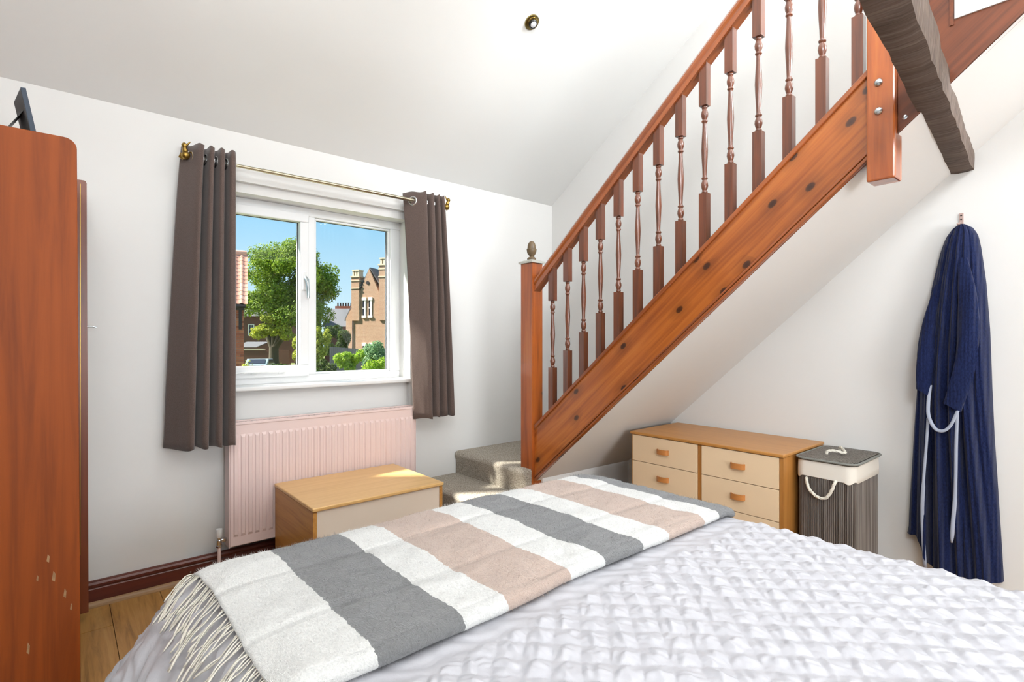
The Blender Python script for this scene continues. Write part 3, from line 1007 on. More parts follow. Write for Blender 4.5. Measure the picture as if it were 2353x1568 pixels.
MB().box(cx0 + 0.018, cx1 - 0.018, cy1 - 0.008, cy1 - 0.002, 0.02, cz - 0.020).build('back_panel', 'beech_side', ch)
MB().box(cx0 + 0.018, cx1 - 0.018, cy0 + 0.02, cy1 - 0.008, 0.06, 0.075).build('base_panel', 'beech_side', ch)

# ------------------------------------------------------------------ chest of drawers under the stairs
dr = thing('chest_of_drawers', 'low wide chest of drawers, honey top and cream fronts, under the stairs', 'chest of drawers', (2.78, 1.455, 0))
dx0, dx1, dy0, dy1, dz = 2.530, 3.020, 1.030, 1.880, 0.676
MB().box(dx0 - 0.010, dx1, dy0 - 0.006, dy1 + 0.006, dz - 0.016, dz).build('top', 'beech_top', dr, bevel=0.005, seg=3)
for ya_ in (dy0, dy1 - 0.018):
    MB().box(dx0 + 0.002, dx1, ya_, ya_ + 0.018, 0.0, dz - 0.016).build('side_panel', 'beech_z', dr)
ym = 1.450
MB().box(dx0 + 0.004, dx1 - 0.02, ym - 0.011, ym + 0.011, 0.05, dz - 0.016).build('divider', 'beech_z', dr)
MB().box(dx1 - 0.012, dx1 - 0.004, dy0 + 0.018, dy1 - 0.018, 0.05, dz - 0.016).build('back_panel', 'beech_z', dr)
MB().box(dx0 + 0.03, dx0 + 0.045, dy0 + 0.018, dy1 - 0.018, 0.0, 0.055).build('plinth', 'beech_z', dr)
hpts = catmull([(0.0, -0.036), (-0.016, -0.030), (-0.022, 0.0), (-0.016, 0.030), (0.0, 0.036)], 13)
hm = MB()
outer = [(a, b) for a, b in hpts]
inner = [(a * 0.72 + 0.001, b * 0.86) for a, b in hpts]
poly = outer + inner[::-1]
hm.prism(poly, 'z', -0.0135, 0.0135)
hme = hm.mesh('handle', 'handle_wood', 40)
for ci, (ya_, yb2) in enumerate(((dy0 + 0.020, ym - 0.013), (ym + 0.013, dy1 - 0.008))):
    for rix in range(4):
        z1 = 0.657 - 0.1505 * rix
        z0 = z1 - 0.1475
        dw = MB().box(dx0 - 0.003, dx0 + 0.014, ya_, yb2, z0, z1).box(dx0 + 0.014, dx1 - 0.03, ya_ + 0.012, yb2 - 0.012, z0 + 0.015, z1 - 0.03)
        do = dw.build('drawer', 'cream', dr, bevel=0.0015)
        ho = bpy.data.objects.new('handle', hme)
        col.objects.link(ho)
        ho.parent = do
        ho.matrix_parent_inverse = wmat(do).inverted()
        ho.location = (dx0 - 0.003, (1.243 if ci == 0 else 1.667), 0.5 * (z0 + z1) + 0.003)

# ------------------------------------------------------------------ laundry hamper
hp_ = thing('laundry_hamper', 'grey bamboo laundry hamper with cream liner band and rope handles', 'laundry basket', (2.815, 0.9, 0))
hx0, hx1, hy0, hy1, hz = 2.625, 2.998, 0.772, 1.012, 0.655


def rrect(x0, x1, y0, y1, r, n=7):
    p = []
    for (cx_, cy_, a0) in ((x1 - r, y1 - r, 0), (x0 + r, y1 - r, PI / 2), (x0 + r, y0 + r, PI), (x1 - r, y0 + r, 1.5 * PI)):
        for i in range(n + 1):
            a = a0 + PI / 2 * i / n
            p.append((cx_ + r * math.cos(a), cy_ + r * math.sin(a)))
    return p


MB().prism(rrect(hx0 + 0.006, hx1 - 0.006, hy0 + 0.006, hy1 - 0.006, 0.034), 'z', 0.012, hz - 0.02).build('basket_body', 'bamboo_gap', hp_, smooth=40)
# vertical bamboo slats round the body (about four pixels each: one joined part)
path = rrect(hx0 + 0.004, hx1 - 0.004, hy0 + 0.004, hy1 - 0.004, 0.036, 10)
path = [Vector((a, b, 0)) for a, b in path]
L_ = [0.0]
for i in range(len(path)):
    L_.append(L_[-1] + (path[(i + 1) % len(path)] - path[i]).length)
tot = L_[-1]
sm = MB()
ns = int(tot / 0.0085)
for s in range(ns):
    t = tot * s / ns
    i = max(k for k in range(len(path)) if L_[k] <= t)
    a, b = path[i], path[(i + 1) % len(path)]
    c_ = a.lerp(b, (t - L_[i]) / max(1e-6, L_[i + 1] - L_[i]))
    tx = (b - a).normalized()
    nn = Vector((tx.y, -tx.x, 0))
    hwid = 0.0036
    vs_ = []
    for z in (0.010, hz - 0.03):
        for (u, o_) in ((-hwid, 0.0), (-hwid * 0.5, 0.0024), (hwid * 0.5, 0.0024), (hwid, 0.0)):
            q_ = c_ + tx * u + nn * o_
            vs_.append((q_.x, q_.y, z))
    sm.add(vs_, [(0, 1, 5, 4), (1, 2, 6, 5), (2, 3, 7, 6)])
so_ = sm.build('slats', 'bamboo', hp_, label='grey brown vertical bamboo slats')
so_['kind'] = 'stuff'
# liner band folded over the rim, hem dips at the corners
lb = MB()
path2 = rrect(hx0 - 0.001, hx1 + 0.001, hy0 - 0.001, hy1 + 0.001, 0.040, 10)
P = []
for zi, (zz, off) in enumerate(((hz - 0.006, 0.0), (hz - 0.03, 0.002), (hz - 0.06, 0.003), (hz - 0.082, 0.003), (hz - 0.084, 0.0), (hz - 0.070, -0.004))):
    row = []
    for i, (a, b) in enumerate(path2 + [path2[0]]):
        ctr = Vector((a - (hx0 + hx1) / 2, b - (hy0 + hy1) / 2, 0)).normalized()
        dip = 0.006 * math.sin(i * 0.7) if zi in (3, 4) else 0
        row.append((a + ctr.x * off, b + ctr.y * off, zz + dip))
    P.append(row)
lb.grid(P)
lb.build('liner_band', 'liner', hp_, smooth=50)
lid = MB().prism(rrect(hx0 - 0.006, hx1 + 0.004, hy0 - 0.006, hy1 + 0.004, 0.040), 'z', hz - 0.006, hz + 0.004).build('lid', 'bamboo_gap', hp_, smooth=40)
rim_pts = [(a, b, hz + 0.002) for a, b in rrect(hx0 - 0.008, hx1 + 0.005, hy0 - 0.008, hy1 + 0.005, 0.042, 8)]
rim_pts.append(rim_pts[0])
MB().tube(rim_pts, 0.0055, 8, cap=False).build('rim_binding', 'rim', lid, smooth=180)
ls = MB()
yq = hy0 + 0.002
while yq < hy1 - 0.004:
    inset = 0.0
    for edge in (yq - hy0, hy1 - yq):
        if edge < 0.036:
            inset = max(inset, 0.036 - math.sqrt(max(0, 0.036 ** 2 - (0.036 - edge) ** 2)))
    ls.box(hx0 + inset, hx1 - inset, yq, yq + 0.0062, hz + 0.004, hz + 0.0062)
    yq += 0.0084
lso = ls.build('lid_slats', 'bamboo', lid)
lso['kind'] = 'stuff'


def rope(pts, name, parent):
    c_ = catmull(pts, 34)
    mb = MB()
    n = len(c_)
    for ph in (0, 2 * PI / 3, 4 * PI / 3):
        q_ = []
        for i in range(n):
            d_ = Vector(c_[min(i + 1, n - 1)] - c_[max(i - 1, 0)]).normalized()
            a = d_.cross(Vector((0.31, 0.2, 0.93))).normalized()
            b = d_.cross(a)
            t = ph + i * 0.75
            q_.append(Vector(c_[i]) + (a * math.cos(t) + b * math.sin(t)) * 0.0033)
        mb.tube(q_, 0.0042, 7)
    return mb.build(name, 'rope', parent, smooth=180)


rope([(hx0 + 0.004, 0.966, 0.566), (hx0 - 0.010, 0.962, 0.556), (hx0 - 0.016, 0.948, 0.520), (hx0 - 0.016, 0.915, 0.492), (hx0 - 0.016, 0.880, 0.494), (hx0 - 0.015, 0.858, 0.528), (hx0 - 0.010, 0.846, 0.566), (hx0 + 0.004, 0.842, 0.576)], 'rope_handle', hp_)
rope([(2.770, 0.930, hz), (2.772, 0.928, hz + 0.018), (2.785, 0.905, hz + 0.024), (2.800, 0.866, hz + 0.017), (2.830, 0.872, hz + 0.020), (2.880, 0.905, hz + 0.028), (2.890, 0.912, hz + 0.018), (2.890, 0.914, hz)], 'lid_rope', lid)

# ------------------------------------------------------------------ bathrobe on its hook
hk = thing('coat_hook', 'small old metal coat hook on the wall above the dressing gown', 'hook', (3.035, 0.478, 1.72))
MB().box(3.034, 3.040, 0.470, 0.486, 1.702, 1.768).build('plate', 'hook', hk, bevel=0.002)
MB().tube([(3.034, 0.478, 1.715), (3.010, 0.478, 1.706), (2.992, 0.478, 1.704), (2.984, 0.478, 1.716)], [0.006, 0.006, 0.006, 0.008], 8).build('prong', 'hook', hk, smooth=60)
for zz in (1.757, 1.740):
    MB().lathe([(0.0035, 0), (0.003, 0.0015)], (3.034, 0.478, zz), 8, (-1, 0, 0)).build('screw', 'black', hk)

rbt = thing('dressing_gown', 'long navy ribbed dressing gown hanging from the wall hook', 'dressing gown', (2.99, 0.5, 0.23))
zl = [1.712, 1.695, 1.66, 1.60, 1.45, 1.25, 1.12, 1.00, 0.80, 0.60, 0.40, 0.175]
yl = [0.486, 0.510, 0.530, 0.548, 0.578, 0.606, 0.622, 0.632, 0.644, 0.654, 0.664, 0.672]
yr = [0.458, 0.436, 0.420, 0.410, 0.394, 0.382, 0.378, 0.375, 0.368, 0.358, 0.348, 0.338]
nu_, nv = 110, 80
P = np.zeros((nv, nu_, 3))
for j in range(nv):
    s = j / (nv - 1)
    z = 1.712 - (1.712 - 0.175) * s ** 1.05
    a = np.interp(-z, [-q_ for q_ in zl], yl)
    b = np.interp(-z, [-q_ for q_ in zl], yr)
    dep = np.interp(-z, [-1.712, -1.69, -1.62, -1.4, -1.0, -0.6, -0.175], [0.052, 0.066, 0.085, 0.105, 0.118, 0.108, 0.092])
    for i in range(nu_):
        u = i / (nu_ - 1)
        y = a + (b - a) * u
        env = (math.sin(PI * u)) ** 0.42
        amp = 0.004 + 0.020 * min(1.0, s * 1.6)
        ph = 2 * PI * (u * 5.2 + 0.35 * math.sin(3.2 * s + 1.0) * (0.4 + u))
        fold = math.cos(ph) + 0.45 * math.cos(2.3 * ph + 1.0 + 2.5 * s)
        # the deep gap left of the centre panel and right of it, lower half
        gap = 0.030 * sstep(0.5, 0.75, s) * (math.exp(-((u - 0.30) / 0.035) ** 2) + 0.9 * math.exp(-((u - 0.64) / 0.05) ** 2))
        x = 3.036 - dep * env - amp * env * fold * 0.7 + gap
        zz = z
        if s > 0.9:
            hem = 0.125 * (1 - sstep(0.10, 0.34, u)) + 0.006 * math.sin(u * 14)
            zz = z + hem * (s - 0.9) / 0.1
        P[j, i] = (min(x, 3.036), y, zz)
MB().grid(P).build('gown_body', 'robe', rbt, smooth=180)


def sleeve(pts, rads, name):
    c_ = catmull(pts, 30)
    r_ = np.interp(np.linspace(0, 1, 30), np.linspace(0, 1, len(rads)), rads)
    mb = MB()
    n = len(c_)
    seg = 20
    vs_, fs = [], []
    for i in range(n):
        for k in range(seg):
            t = 2 * PI * k / seg
            rr = r_[i] * (1 + 0.14 * math.cos(3 * t + i * 0.22) + 0.06 * math.cos(5 * t + 1))
            vs_.append((c_[i][0] + rr * 0.55 * math.cos(t), c_[i][1] + rr * math.sin(t), c_[i][2] + 0.018 * math.sin(t) * i / n))
    for i in range(n - 1):
        for k in range(seg):
            k2 = (k + 1) % seg
            fs.append((i * seg + k, i * seg + k2, (i + 1) * seg + k2, (i + 1) * seg + k))
    fs.append(tuple((n - 1) * seg + k for k in range(seg)))
    mb.add(vs_, fs)
    return mb.build(name, 'robe', rbt, smooth=60)


sleeve([(2.955, 0.462, 1.56), (2.925, 0.440, 1.42), (2.908, 0.436, 1.25), (2.902, 0.452, 1.08), (2.900, 0.486, 0.915)], [0.016, 0.030, 0.034, 0.032, 0.028], 'sleeve')
sleeve([(2.965, 0.545, 1.45), (2.945, 0.572, 1.28), (2.930, 0.588, 1.12), (2.926, 0.592, 0.97)], [0.012, 0.024, 0.030, 0.024], 'sleeve')
# pale trims and the belt
MB().tube(catmull([(2.925, 0.566, 1.005), (2.915, 0.571, 0.930), (2.905, 0.568, 0.870), (2.893, 0.545, 0.820), (2.886, 0.515, 0.812), (2.884, 0.490, 0.838), (2.886, 0.474, 0.880), (2.890, 0.466, 0.905)], 30).tolist(), 0.0070, 10, flat=0.5).build('belt', 'robe_belt', rbt, smooth=180, label='pale blue belt hanging in a loop')
MB().tube(catmull([(2.910, 0.571, 0.860), (2.914, 0.578, 0.740), (2.920, 0.590, 0.560), (2.936, 0.597, 0.400), (2.950, 0.590, 0.180)], 30).tolist(), [0.0055] * 15 + [0.0075] * 15, 8, flat=0.4).build('belt_end', 'robe_belt', rbt, smooth=180)
MB().tube(catmull([(2.900, 0.470, 0.900), (2.904, 0.474, 0.760), (2.906, 0.476, 0.620), (2.902, 0.478, 0.520), (2.898, 0.484, 0.420), (2.898, 0.488, 0.335)], 30).tolist(), [0.0062] * 18 + [0.0075] * 8 + [0.0078, 0.007, 0.0055, 0.003], 8, flat=0.4).build('belt_end', 'robe_belt', rbt, smooth=180)

# ------------------------------------------------------------------ wardrobe and the picture frame on top
wa = thing('wardrobe', 'tall reddish brown veneered wardrobe at the left edge', 'wardrobe', (-0.25, 2.6, 0))
wx0, wy0, wy1, wz = -0.56, 2.300, 2.918, 1.880


def rounded_side(x1, z1, r=0.034):
    p = [(wx0, 0.0), (x1 + 0.010, 0.0)]
    for i in range(9):
        a = PI / 2 * i / 8
        p.append((x1 - r + r * math.cos(a), z1 - r + r * math.sin(a)))
    p.append((wx0, z1))
    return p


MB().prism(rounded_side(0.041, wz), 'y', wy0, wy0 + 0.018).build('side_panel', 'wardrobe', wa, bevel=0.002, label='broad chipped near side of the wardrobe')
MB().prism(rounded_side(0.041, wz), 'y', wy1 - 0.018, wy1).build('side_panel', 'wardrobe', wa, bevel=0.002)
MB().box(wx0, 0.020, wy0 + 0.018, wy1 - 0.018, wz - 0.030, wz - 0.010).build('top_panel', 'wardrobe', wa)
MB().box(wx0, 0.020, wy0 + 0.018, wy1 - 0.018, 0.06, 0.08).build('base_panel', 'wardrobe', wa)
MB().box(wx0, wx0 + 0.008, wy0 + 0.018, wy1 - 0.018, 0.08, wz - 0.03).build('back_panel', 'wardrobe', wa)
# closed door, with the protruding stile and its pale strips at the far edge, and the key
door = MB().box(0.020, 0.037, wy0 + 0.020, 2.855, 0.060, 1.868).build('door', 'wardrobe_dark', wa, bevel=0.003)
stp = [(0.052, 0.052), (0.089, 0.052), (0.0825, 1.866), (0.0795, 1.874), (0.074, 1.877), (0.052, 1.877)]
MB().prism(stp, 'y', 2.858, 2.897).build('stile', 'wardrobe_dark', wa, label='darker protruding stile at the far edge')
MB().box(0.0462, 0.0520, 2.885, 2.893, 0.30, 1.874).build('edge_strip', 'cream', wa, label='pale strip along the stile')
MB().box(0.0600, 0.0630, 2.8555, 2.858, 0.30, 1.86).build('hinge_strip', 'brass', wa, label='brass strip along the stile')
MB().tube([(0.082, 2.88, 1.262), (0.104, 2.88, 1.262), (0.116, 2.88, 1.258)], [0.004, 0.003, 0.004], 8).build('key', 'steel', door, smooth=50)
for (xa, za_, ww, hh_) in ((-0.032, 0.487, 0.004, 0.014), (-0.018, 0.424, 0.005, 0.018), (-0.058, 0.430, 0.003, 0.010), (0.010, 0.36, 0.004, 0.016), (0.026, 0.31, 0.003, 0.013), (-0.08, 0.21, 0.004, 0.02)):
    MB().add([(xa - ww, wy0 - 0.0006, za_ - hh_ * 0.6), (xa + ww * 0.6, wy0 - 0.0006, za_ - hh_), (xa + ww, wy0 - 0.0006, za_ + hh_ * 0.4), (xa - ww * 0.2, wy0 - 0.0006, za_ + hh_)], [(0, 1, 2, 3)]).build('worn_chip', 'shoe', wa, label='pale chip in the veneer')

pf = thing('picture_frame', 'small dark picture frame seen from behind, standing on the wardrobe', 'picture frame', (-0.08, 2.46, 1.88))
# leaning board : near and far vertical edges
nb_, nt_ = Vector((-0.069, 2.38, 1.880)), Vector((-0.0985, 2.38, 2.040))
fb_, ft_ = Vector((-0.094, 2.55, 1.880)), Vector((-0.1255, 2.55, 2.040))
ex = (fb_ - nb_).normalized()
ez = (nt_ - nb_).normalized()
en = ex.cross(ez).normalized()
if en.x < 0:
    en = -en


def fpt(u, v, w_):
    return nb_ + ex * u + ez * v + en * w_


def fbox(u0, u1, v0, v1, w0, w1):
    return [fpt(u0, v0, w0), fpt(u1, v0, w0), fpt(u1, v1, w0), fpt(u0, v1, w0), fpt(u0, v0, w1), fpt(u1, v0, w1), fpt(u1, v1, w1), fpt(u0, v1, w1)]


Lh = (nt_ - nb_).length
Lw = 0.165
fm = MB()
for a in ((0, Lw, 0, 0.015), (0, Lw, Lh - 0.015, Lh), (0, 0.015, 0.015, Lh - 0.015), (Lw - 0.015, Lw, 0.015, Lh - 0.015)):
    fm.add(fbox(a[0], a[1], a[2], a[3], -0.003, 0.010), BF)
fm.build('frame', Mat('blue_black_frame', (34, 48, 66), 0.35).m, pf)
MB().add(fbox(0.004, Lw - 0.004, 0.004, Lh - 0.004, -0.004, 0.0), BF).build('backing_board', Mat('grey_backing_card', (92, 92, 94), 0.8).m, pf)
MB().add(fbox(0.015, Lw - 0.015, 0.015, Lh - 0.015, 0.001, 0.003), BF).build('picture', Mat('picture_print', (150, 160, 170), 0.3).m, pf)
e0, e1 = fpt(0.035, 0.100, -0.004), fpt(0.125, 0.100, -0.004)
g0, g1 = Vector((-0.150, 2.405, 1.881)), Vector((-0.166, 2.510, 1.881))
MB().add([e0, e1, g1, g0, e0 + Vector((0.003, 0, 0.003)), e1 + Vector((0.003, 0, 0.003)), g1 + Vector((0.004, 0, 0)), g0 + Vector((0.004, 0, 0))], BF).build('easel_leg', 'black', pf)

# ------------------------------------------------------------------ bed, bedspread and throw
bed = thing('bed', 'king size divan bed under a white bedspread', 'bed', (1.02, 0.55, 0))
MB().box(0.30, 1.74, -0.45, 1.50, 0.06, 0.30).build('divan_base', 'bed_base', bed, bevel=0.015)
MB().box(0.29, 1.75, -0.46, 1.51, 0.302, 0.570).build('mattress', 'mattress', bed, bevel=0.05, seg=4)
for (xa, ya_) in ((0.36, -0.38), (1.68, -0.38), (0.36, 1.42), (1.68, 1.42)):
    MB().lathe([(0.022, 0.0), (0.025, 0.06)], (xa, ya_, 0), 12).build('foot', 'black', bed)


def top_z(x, y):
    """gentle crown of the bed surface"""
    return 0.600 + 0.010 * np.exp(-((x - 1.05) / 0.5) ** 2) * np.exp(-((y - 1.1) / 0.6) ** 2)


# bedspread: arc-length parametrised so that it turns over the sides
def side_profile(s, flare):
    """s>0: distance past the edge; returns (out, down)"""
    P_ = np.array([[0, 0], [0.03, 0.008], [0.065, 0.040], [0.105, 0.092], [0.165, 0.172], [0.215, 0.250], [0.250, 0.340], [0.268, 0.430], [0.276, 0.520]])
    if not flare:
        P_ = np.array([[0, 0], [0.03, 0.006], [0.055, 0.030], [0.068, 0.075], [0.078, 0.172], [0.086, 0.270], [0.094, 0.370], [0.100, 0.460], [0.104, 0.520]])
    d_ = np.concatenate([[0], np.cumsum(np.hypot(*np.diff(P_, axis=0).T))])
    return np.interp(s, d_, P_[:, 0]), np.interp(s, d_, P_[:, 1])


EX0, EX1, EY1 = 0.275, 1.715, 1.530
CELL = 0.0545
ux = np.concatenate([np.arange(EX0 - 0.56, EX0, 0.009), np.arange(EX0, EX1 + 0.06, 0.0030), np.arange(EX1 + 0.07, EX1 + 0.5, 0.02)])
uy = np.concatenate([np.arange(-0.45, 0.06, 0.03), np.arange(0.08, 0.90, 0.0030), np.arange(0.905, EY1, 0.012), np.arange(EY1, EY1 + 0.50, 0.02)])
UX, UY = np.meshgrid(ux, uy)
Xq = np.where(UX < EX0, EX0, np.where(UX > EX1, EX1, UX))
Yq = np.where(UY > EY1, EY1, UY)
Zq = top_z(Xq, Yq)
sl_ = np.maximum(EX0 - UX, 0)
sr_ = np.maximum(UX - EX1, 0)
sf_ = np.maximum(UY - EY1, 0)
ol, dl_ = side_profile(sl_, True)
orr, drr = side_profile(sr_, False)
of, df = side_profile(sf_, False)
rip = 0.016 * np.sin(UY * 19.0 + 1.3 * np.sin(UY * 7)) + 0.008 * np.sin(UY * 43.0)
rip2 = 0.016 * np.sin(UX * 19.0)
Xq = Xq - ol + orr - np.where(sl_ > 0, rip * np.clip(sl_ / 0.25, 0, 1), 0) + np.where(sr_ > 0, rip * np.clip(sr_ / 0.25, 0, 1), 0)
Yq = Yq + of + np.where(sf_ > 0, rip2 * np.clip(sf_ / 0.25, 0, 1), 0)
Zq = Zq - np.maximum(np.maximum(dl_, drr), df) - 0.18 * np.minimum(np.maximum(dl_, drr), df)
# quilted squares, set diagonally across the bed
cu = (UX + UY) / math.sqrt(2) / CELL
cv_ = (UX - UY) / math.sqrt(2) / CELL
cu = cu + 0.05 * np.sin(cv_ * 0.9) + 0.03 * np.sin(cu * 0.6 + 2)
cv_ = cv_ + 0.05 * np.sin(cu * 0.8 + 1)
iu, iv = np.floor(cu), np.floor(cv_)
fu, fv = cu - iu - 0.5, cv_ - iv - 0.5


def hsh(a, b, k):
    h = np.sin(a * 127.1 + b * 311.7 + k * 74.7) * 43758.5453
    return h - np.floor(h)


au, av = np.abs(2 * fu), np.abs(2 * fv)
puff = (np.clip(1 - au, 0, 1) * np.clip(1 - av, 0, 1)) ** 0.42
ang = hsh(iu, iv, 1) * 2 * PI
ang2 = hsh(iu, iv, 5) * 2 * PI
k1 = 5 + 4 * hsh(iu, iv, 2)
k2 = 8 + 6 * hsh(iu, iv, 7)
wr1 = np.cos((fu * np.cos(ang) + fv * np.sin(ang)) * k1 + hsh(iu, iv, 3) * 6 + 1.2 * np.sin(fv * 7 + ang))
wr2 = np.cos((fu * np.cos(ang2) + fv * np.sin(ang2)) * k2 + hsh(iu, iv, 4) * 6 + 1.5 * np.sin(fu * 9 + ang2))
tilt_ = (fu * (hsh(iu, iv, 8) - 0.5) + fv * (hsh(iu, iv, 9) - 0.5)) * 1.6
gath = np.cos(fv * 26 + 5 * hsh(iu, iv, 11)) * np.clip(au - 0.35, 0, 1) + np.cos(fu * 26 + 5 * hsh(iu, iv, 12)) * np.clip(av - 0.35, 0, 1)
hq = puff * (0.0098 * (0.85 + 0.3 * hsh(iu, iv, 6)) + 0.0028 * wr1 + 0.0014 * wr2 + 0.0012 * tilt_ + 0.0016 * gath)
# little stitched petals along the seams
seam_u = np.exp(-((1 - au) / 0.09) ** 2) * np.abs(np.sin(PI * 2 * fv))
seam_v = np.exp(-((1 - av) / 0.10) ** 2) * np.abs(np.sin(PI * 2 * fu))
hq = hq + 0.0012 * np.maximum(seam_u, seam_v)
fade = (1 - sstep(0.795, 0.835, UY)) * sstep(EX0 - 0.02, EX0 + 0.05, UX) * (1 - sstep(EX1 + 0.02, EX1 + 0.08, UX))
soft = 0.0055 * np.sin(UX * 60 + 3 * np.sin(UY * 37)) * np.sin(UY * 52 + 2 * np.sin(UX * 41))
Zq = Zq + hq * fade + soft * (1 - fade) * (0.35 + 0.65 * (sl_ > 0))
Xq = Xq - np.where(sl_ > 0, 0.006 * np.sin(UY * 90 + 4 * np.sin(UX * 40)) * np.sin(UX * 50), 0)
Zq = np.maximum(Zq, 0.02)
qd = MB()
a_, b_n = Xq.shape
V = np.stack([Xq, Yq, Zq], -1).reshape(-1, 3)
idx = np.arange(a_ * b_n).reshape(a_, b_n)
F_ = np.stack([idx[:-1, :-1], idx[:-1, 1:], idx[1:, 1:], idx[1:, :-1]], -1).reshape(-1, 4)
qme = bpy.data.meshes.new('bedspread')
qme.vertices.add(len(V))
qme.vertices.foreach_set('co', V.astype(np.float32).ravel())
qme.loops.add(F_.size)
qme.loops.foreach_set('vertex_index', F_.astype(np.int32).ravel())
qme.polygons.add(len(F_))
qme.polygons.foreach_set('loop_start', np.arange(0, F_.size, 4, dtype=np.int32))
qme.polygons.foreach_set('use_smooth', np.ones(len(F_), dtype=bool))
qme.update(calc_edges=True)
qme.validate()
qme.materials.append(M['quilt'])
qo = link('bedspread', qme)
tag(qo, 'white bedspread quilted in puckered diamond squares over the bed', 'bedspread')

# folded throw across the foot of the bed
th_ = thing('wool_throw', 'folded grey, white and pink checked wool throw across the foot of the bed', 'throw', (1.0, 1.2, 0.6))
TX0, TX1 = 0.262, 1.748
nx_, ns_ = 190, 130


def throw_prof(s):
    """section across the bed: s from the near fold to the far hanging edge -> (y, z above bed)"""
    K = np.array([[0.905, 0.004], [0.884, 0.004], [0.872, 0.010], [0.868, 0.020], [0.872, 0.031], [0.884, 0.038], [0.91, 0.040], [1.00, 0.036], [1.062, 0.034], [1.080, 0.030], [1.098, 0.036], [1.20, 0.036],
                  [1.305, 0.036], [1.325, 0.032], [1.343, 0.037], [1.45, 0.034], [1.52, 0.028], [1.565, 0.012], [1.592, -0.020], [1.604, -0.070], [1.614, -0.150]])
    d_ = np.concatenate([[0], np.cumsum(np.hypot(*np.diff(K, axis=0).T))])
    t = s * d_[-1]
    return np.interp(t, d_, K[:, 0]), np.interp(t, d_, K[:, 1])


ss = np.linspace(0, 1, ns_)
py_, pz_ = throw_prof(ss)
# smooth the section
for _ in range(2):
    py_[1:-1] = 0.25 * py_[:-2] + 0.5 * py_[1:-1] + 0.25 * py_[2:]
    pz_[1:-1] = 0.25 * pz_[:-2] + 0.5 * pz_[1:-1] + 0.25 * pz_[2:]
xs_ = np.linspace(TX0, TX1, nx_)
P = np.zeros((nx_, ns_, 3))
for i, x in enumerate(xs_):
    edge_wave = 0.010 * fbm(x * 2.3, 4.0) + 0.005 * fbm(x * 7.0, 1.0)
    yv = py_ + edge_wave * np.linspace(1.0, 0.6, ns_)
    bulge = np.array([0.006 * fbm(x * 5.5, y * 6.0, 2.0) + 0.003 * fbm(x * 15, y * 15, 5.0) for y in py_])
    zv = top_z(x, np.minimum(py_, 1.53)) + pz_ + bulge * (ss > 0.08)
    # ends: left edge turns over the side of the bed, right end lies flatter
    dxl = max(0.0, 0.31 - x)
    zv = zv - 3.0 * dxl ** 2 - 0.10 * dxl
    dxr = max(0.0, x - 1.69)
    zv = zv - 4.0 * dxr ** 2
    P[i, :, 0] = x + 0.010 * np.array([fbm(y * 3.0, x, 7.0) for y in py_]) * (1.0 if x < 0.5 else 0.3)
    P[i, :, 1] = yv
    P[i, :, 2] = zv
mbt = MB().grid(P)
tob = mbt.build('cloth', 'throw', th_, smooth=180)
sd = tob.modifiers.new('solid', 'SOLIDIFY')
sd.thickness = 0.006
sd.offset = -1
# brushed wool nap: short loose fibres
nf = 46000
iu_ = rng.uniform(0, nx_ - 1.001, nf)
jv_ = rng.uniform(3, ns_ - 1.001, nf)
i0, j0 = iu_.astype(int), jv_.astype(int)
fu_, fv_ = (iu_ - i0)[:, None], (jv_ - j0)[:, None]
A_ = P[i0, j0] * (1 - fu_) * (1 - fv_) + P[i0 + 1, j0] * fu_ * (1 - fv_) + P[i0, j0 + 1] * (1 - fu_) * fv_ + P[i0 + 1, j0 + 1] * fu_ * fv_
tu = P[i0 + 1, j0] - P[i0, j0]
tv = P[i0, j0 + 1] - P[i0, j0]
N_ = np.cross(tu, tv)
N_ /= np.linalg.norm(N_, axis=1)[:, None]
dirv = rng.normal(size=(nf, 3)) * np.array([1, 1, 0.35])
dirv /= np.linalg.norm(dirv, axis=1)[:, None]
ln = rng.uniform(0.005, 0.011, nf)[:, None]
tip = A_ + dirv * ln + N_ * rng.uniform(0.001, 0.0045, nf)[:, None]
sd_ = np.cross(dirv, N_)
sd_ /= np.linalg.norm(sd_, axis=1)[:, None] + 1e-9
V = np.stack([A_ - sd_ * 0.00042, A_ + sd_ * 0.00042, tip], 1).reshape(-1, 3)
fme = bpy.data.meshes.new('wool_nap')
fme.from_pydata(V.tolist(), [], np.arange(nf * 3).reshape(-1, 3).tolist())
fme.materials.append(M['throw'])
nap = link('wool_nap', fme, th_)
nap['kind'] = 'stuff'
# fringe strands along the left end, lying down the side of the bedspread
for kf in range(72):
    y = 0.885 + 0.69 * (kf + random.uniform(-0.5, 0.5)) / 71
    j = int(np.argmin(np.abs(P[0, 5:, 1] - y))) + 5
    b0 = P[0, j]
    if b0[2] < 0.50:
        continue
    ln_ = random.uniform(0.070, 0.120)
    pts_ = [(b0[0] + 0.006, b0[1], b0[2] - 0.001)]
    drift = random.uniform(-0.25, 0.45)
    bow = random.uniform(-0.016, 0.016)
    for t in (0.25, 0.5, 0.75, 1.0):
        s_ = t * ln_
        xg = b0[0] - s_ * 0.80
        sl0 = max(0.0, (EX0 - xg))
        # follow the bedspread surface a little above it
        o_s = np.linspace(0, 0.5, 120)
        oo, dd = side_profile(o_s, True)
        zs = 0.600 - np.interp(sl0, oo, dd) + 0.012
        zz = min(b0[2] - 0.002, zs + 0.004 * math.sin(t * 6 + kf))
        pts_.append((xg, b0[1] - s_ * drift + bow * math.sin(PI * t), zz))
    cpt = catmull(pts_, 18)
    rr = [0.0015] * 14 + [0.0024, 0.0027, 0.0022, 0.0012]
    MB().tube(cpt.tolist(), rr, 6).build('fringe_strand', 'fringe', th_, smooth=180)

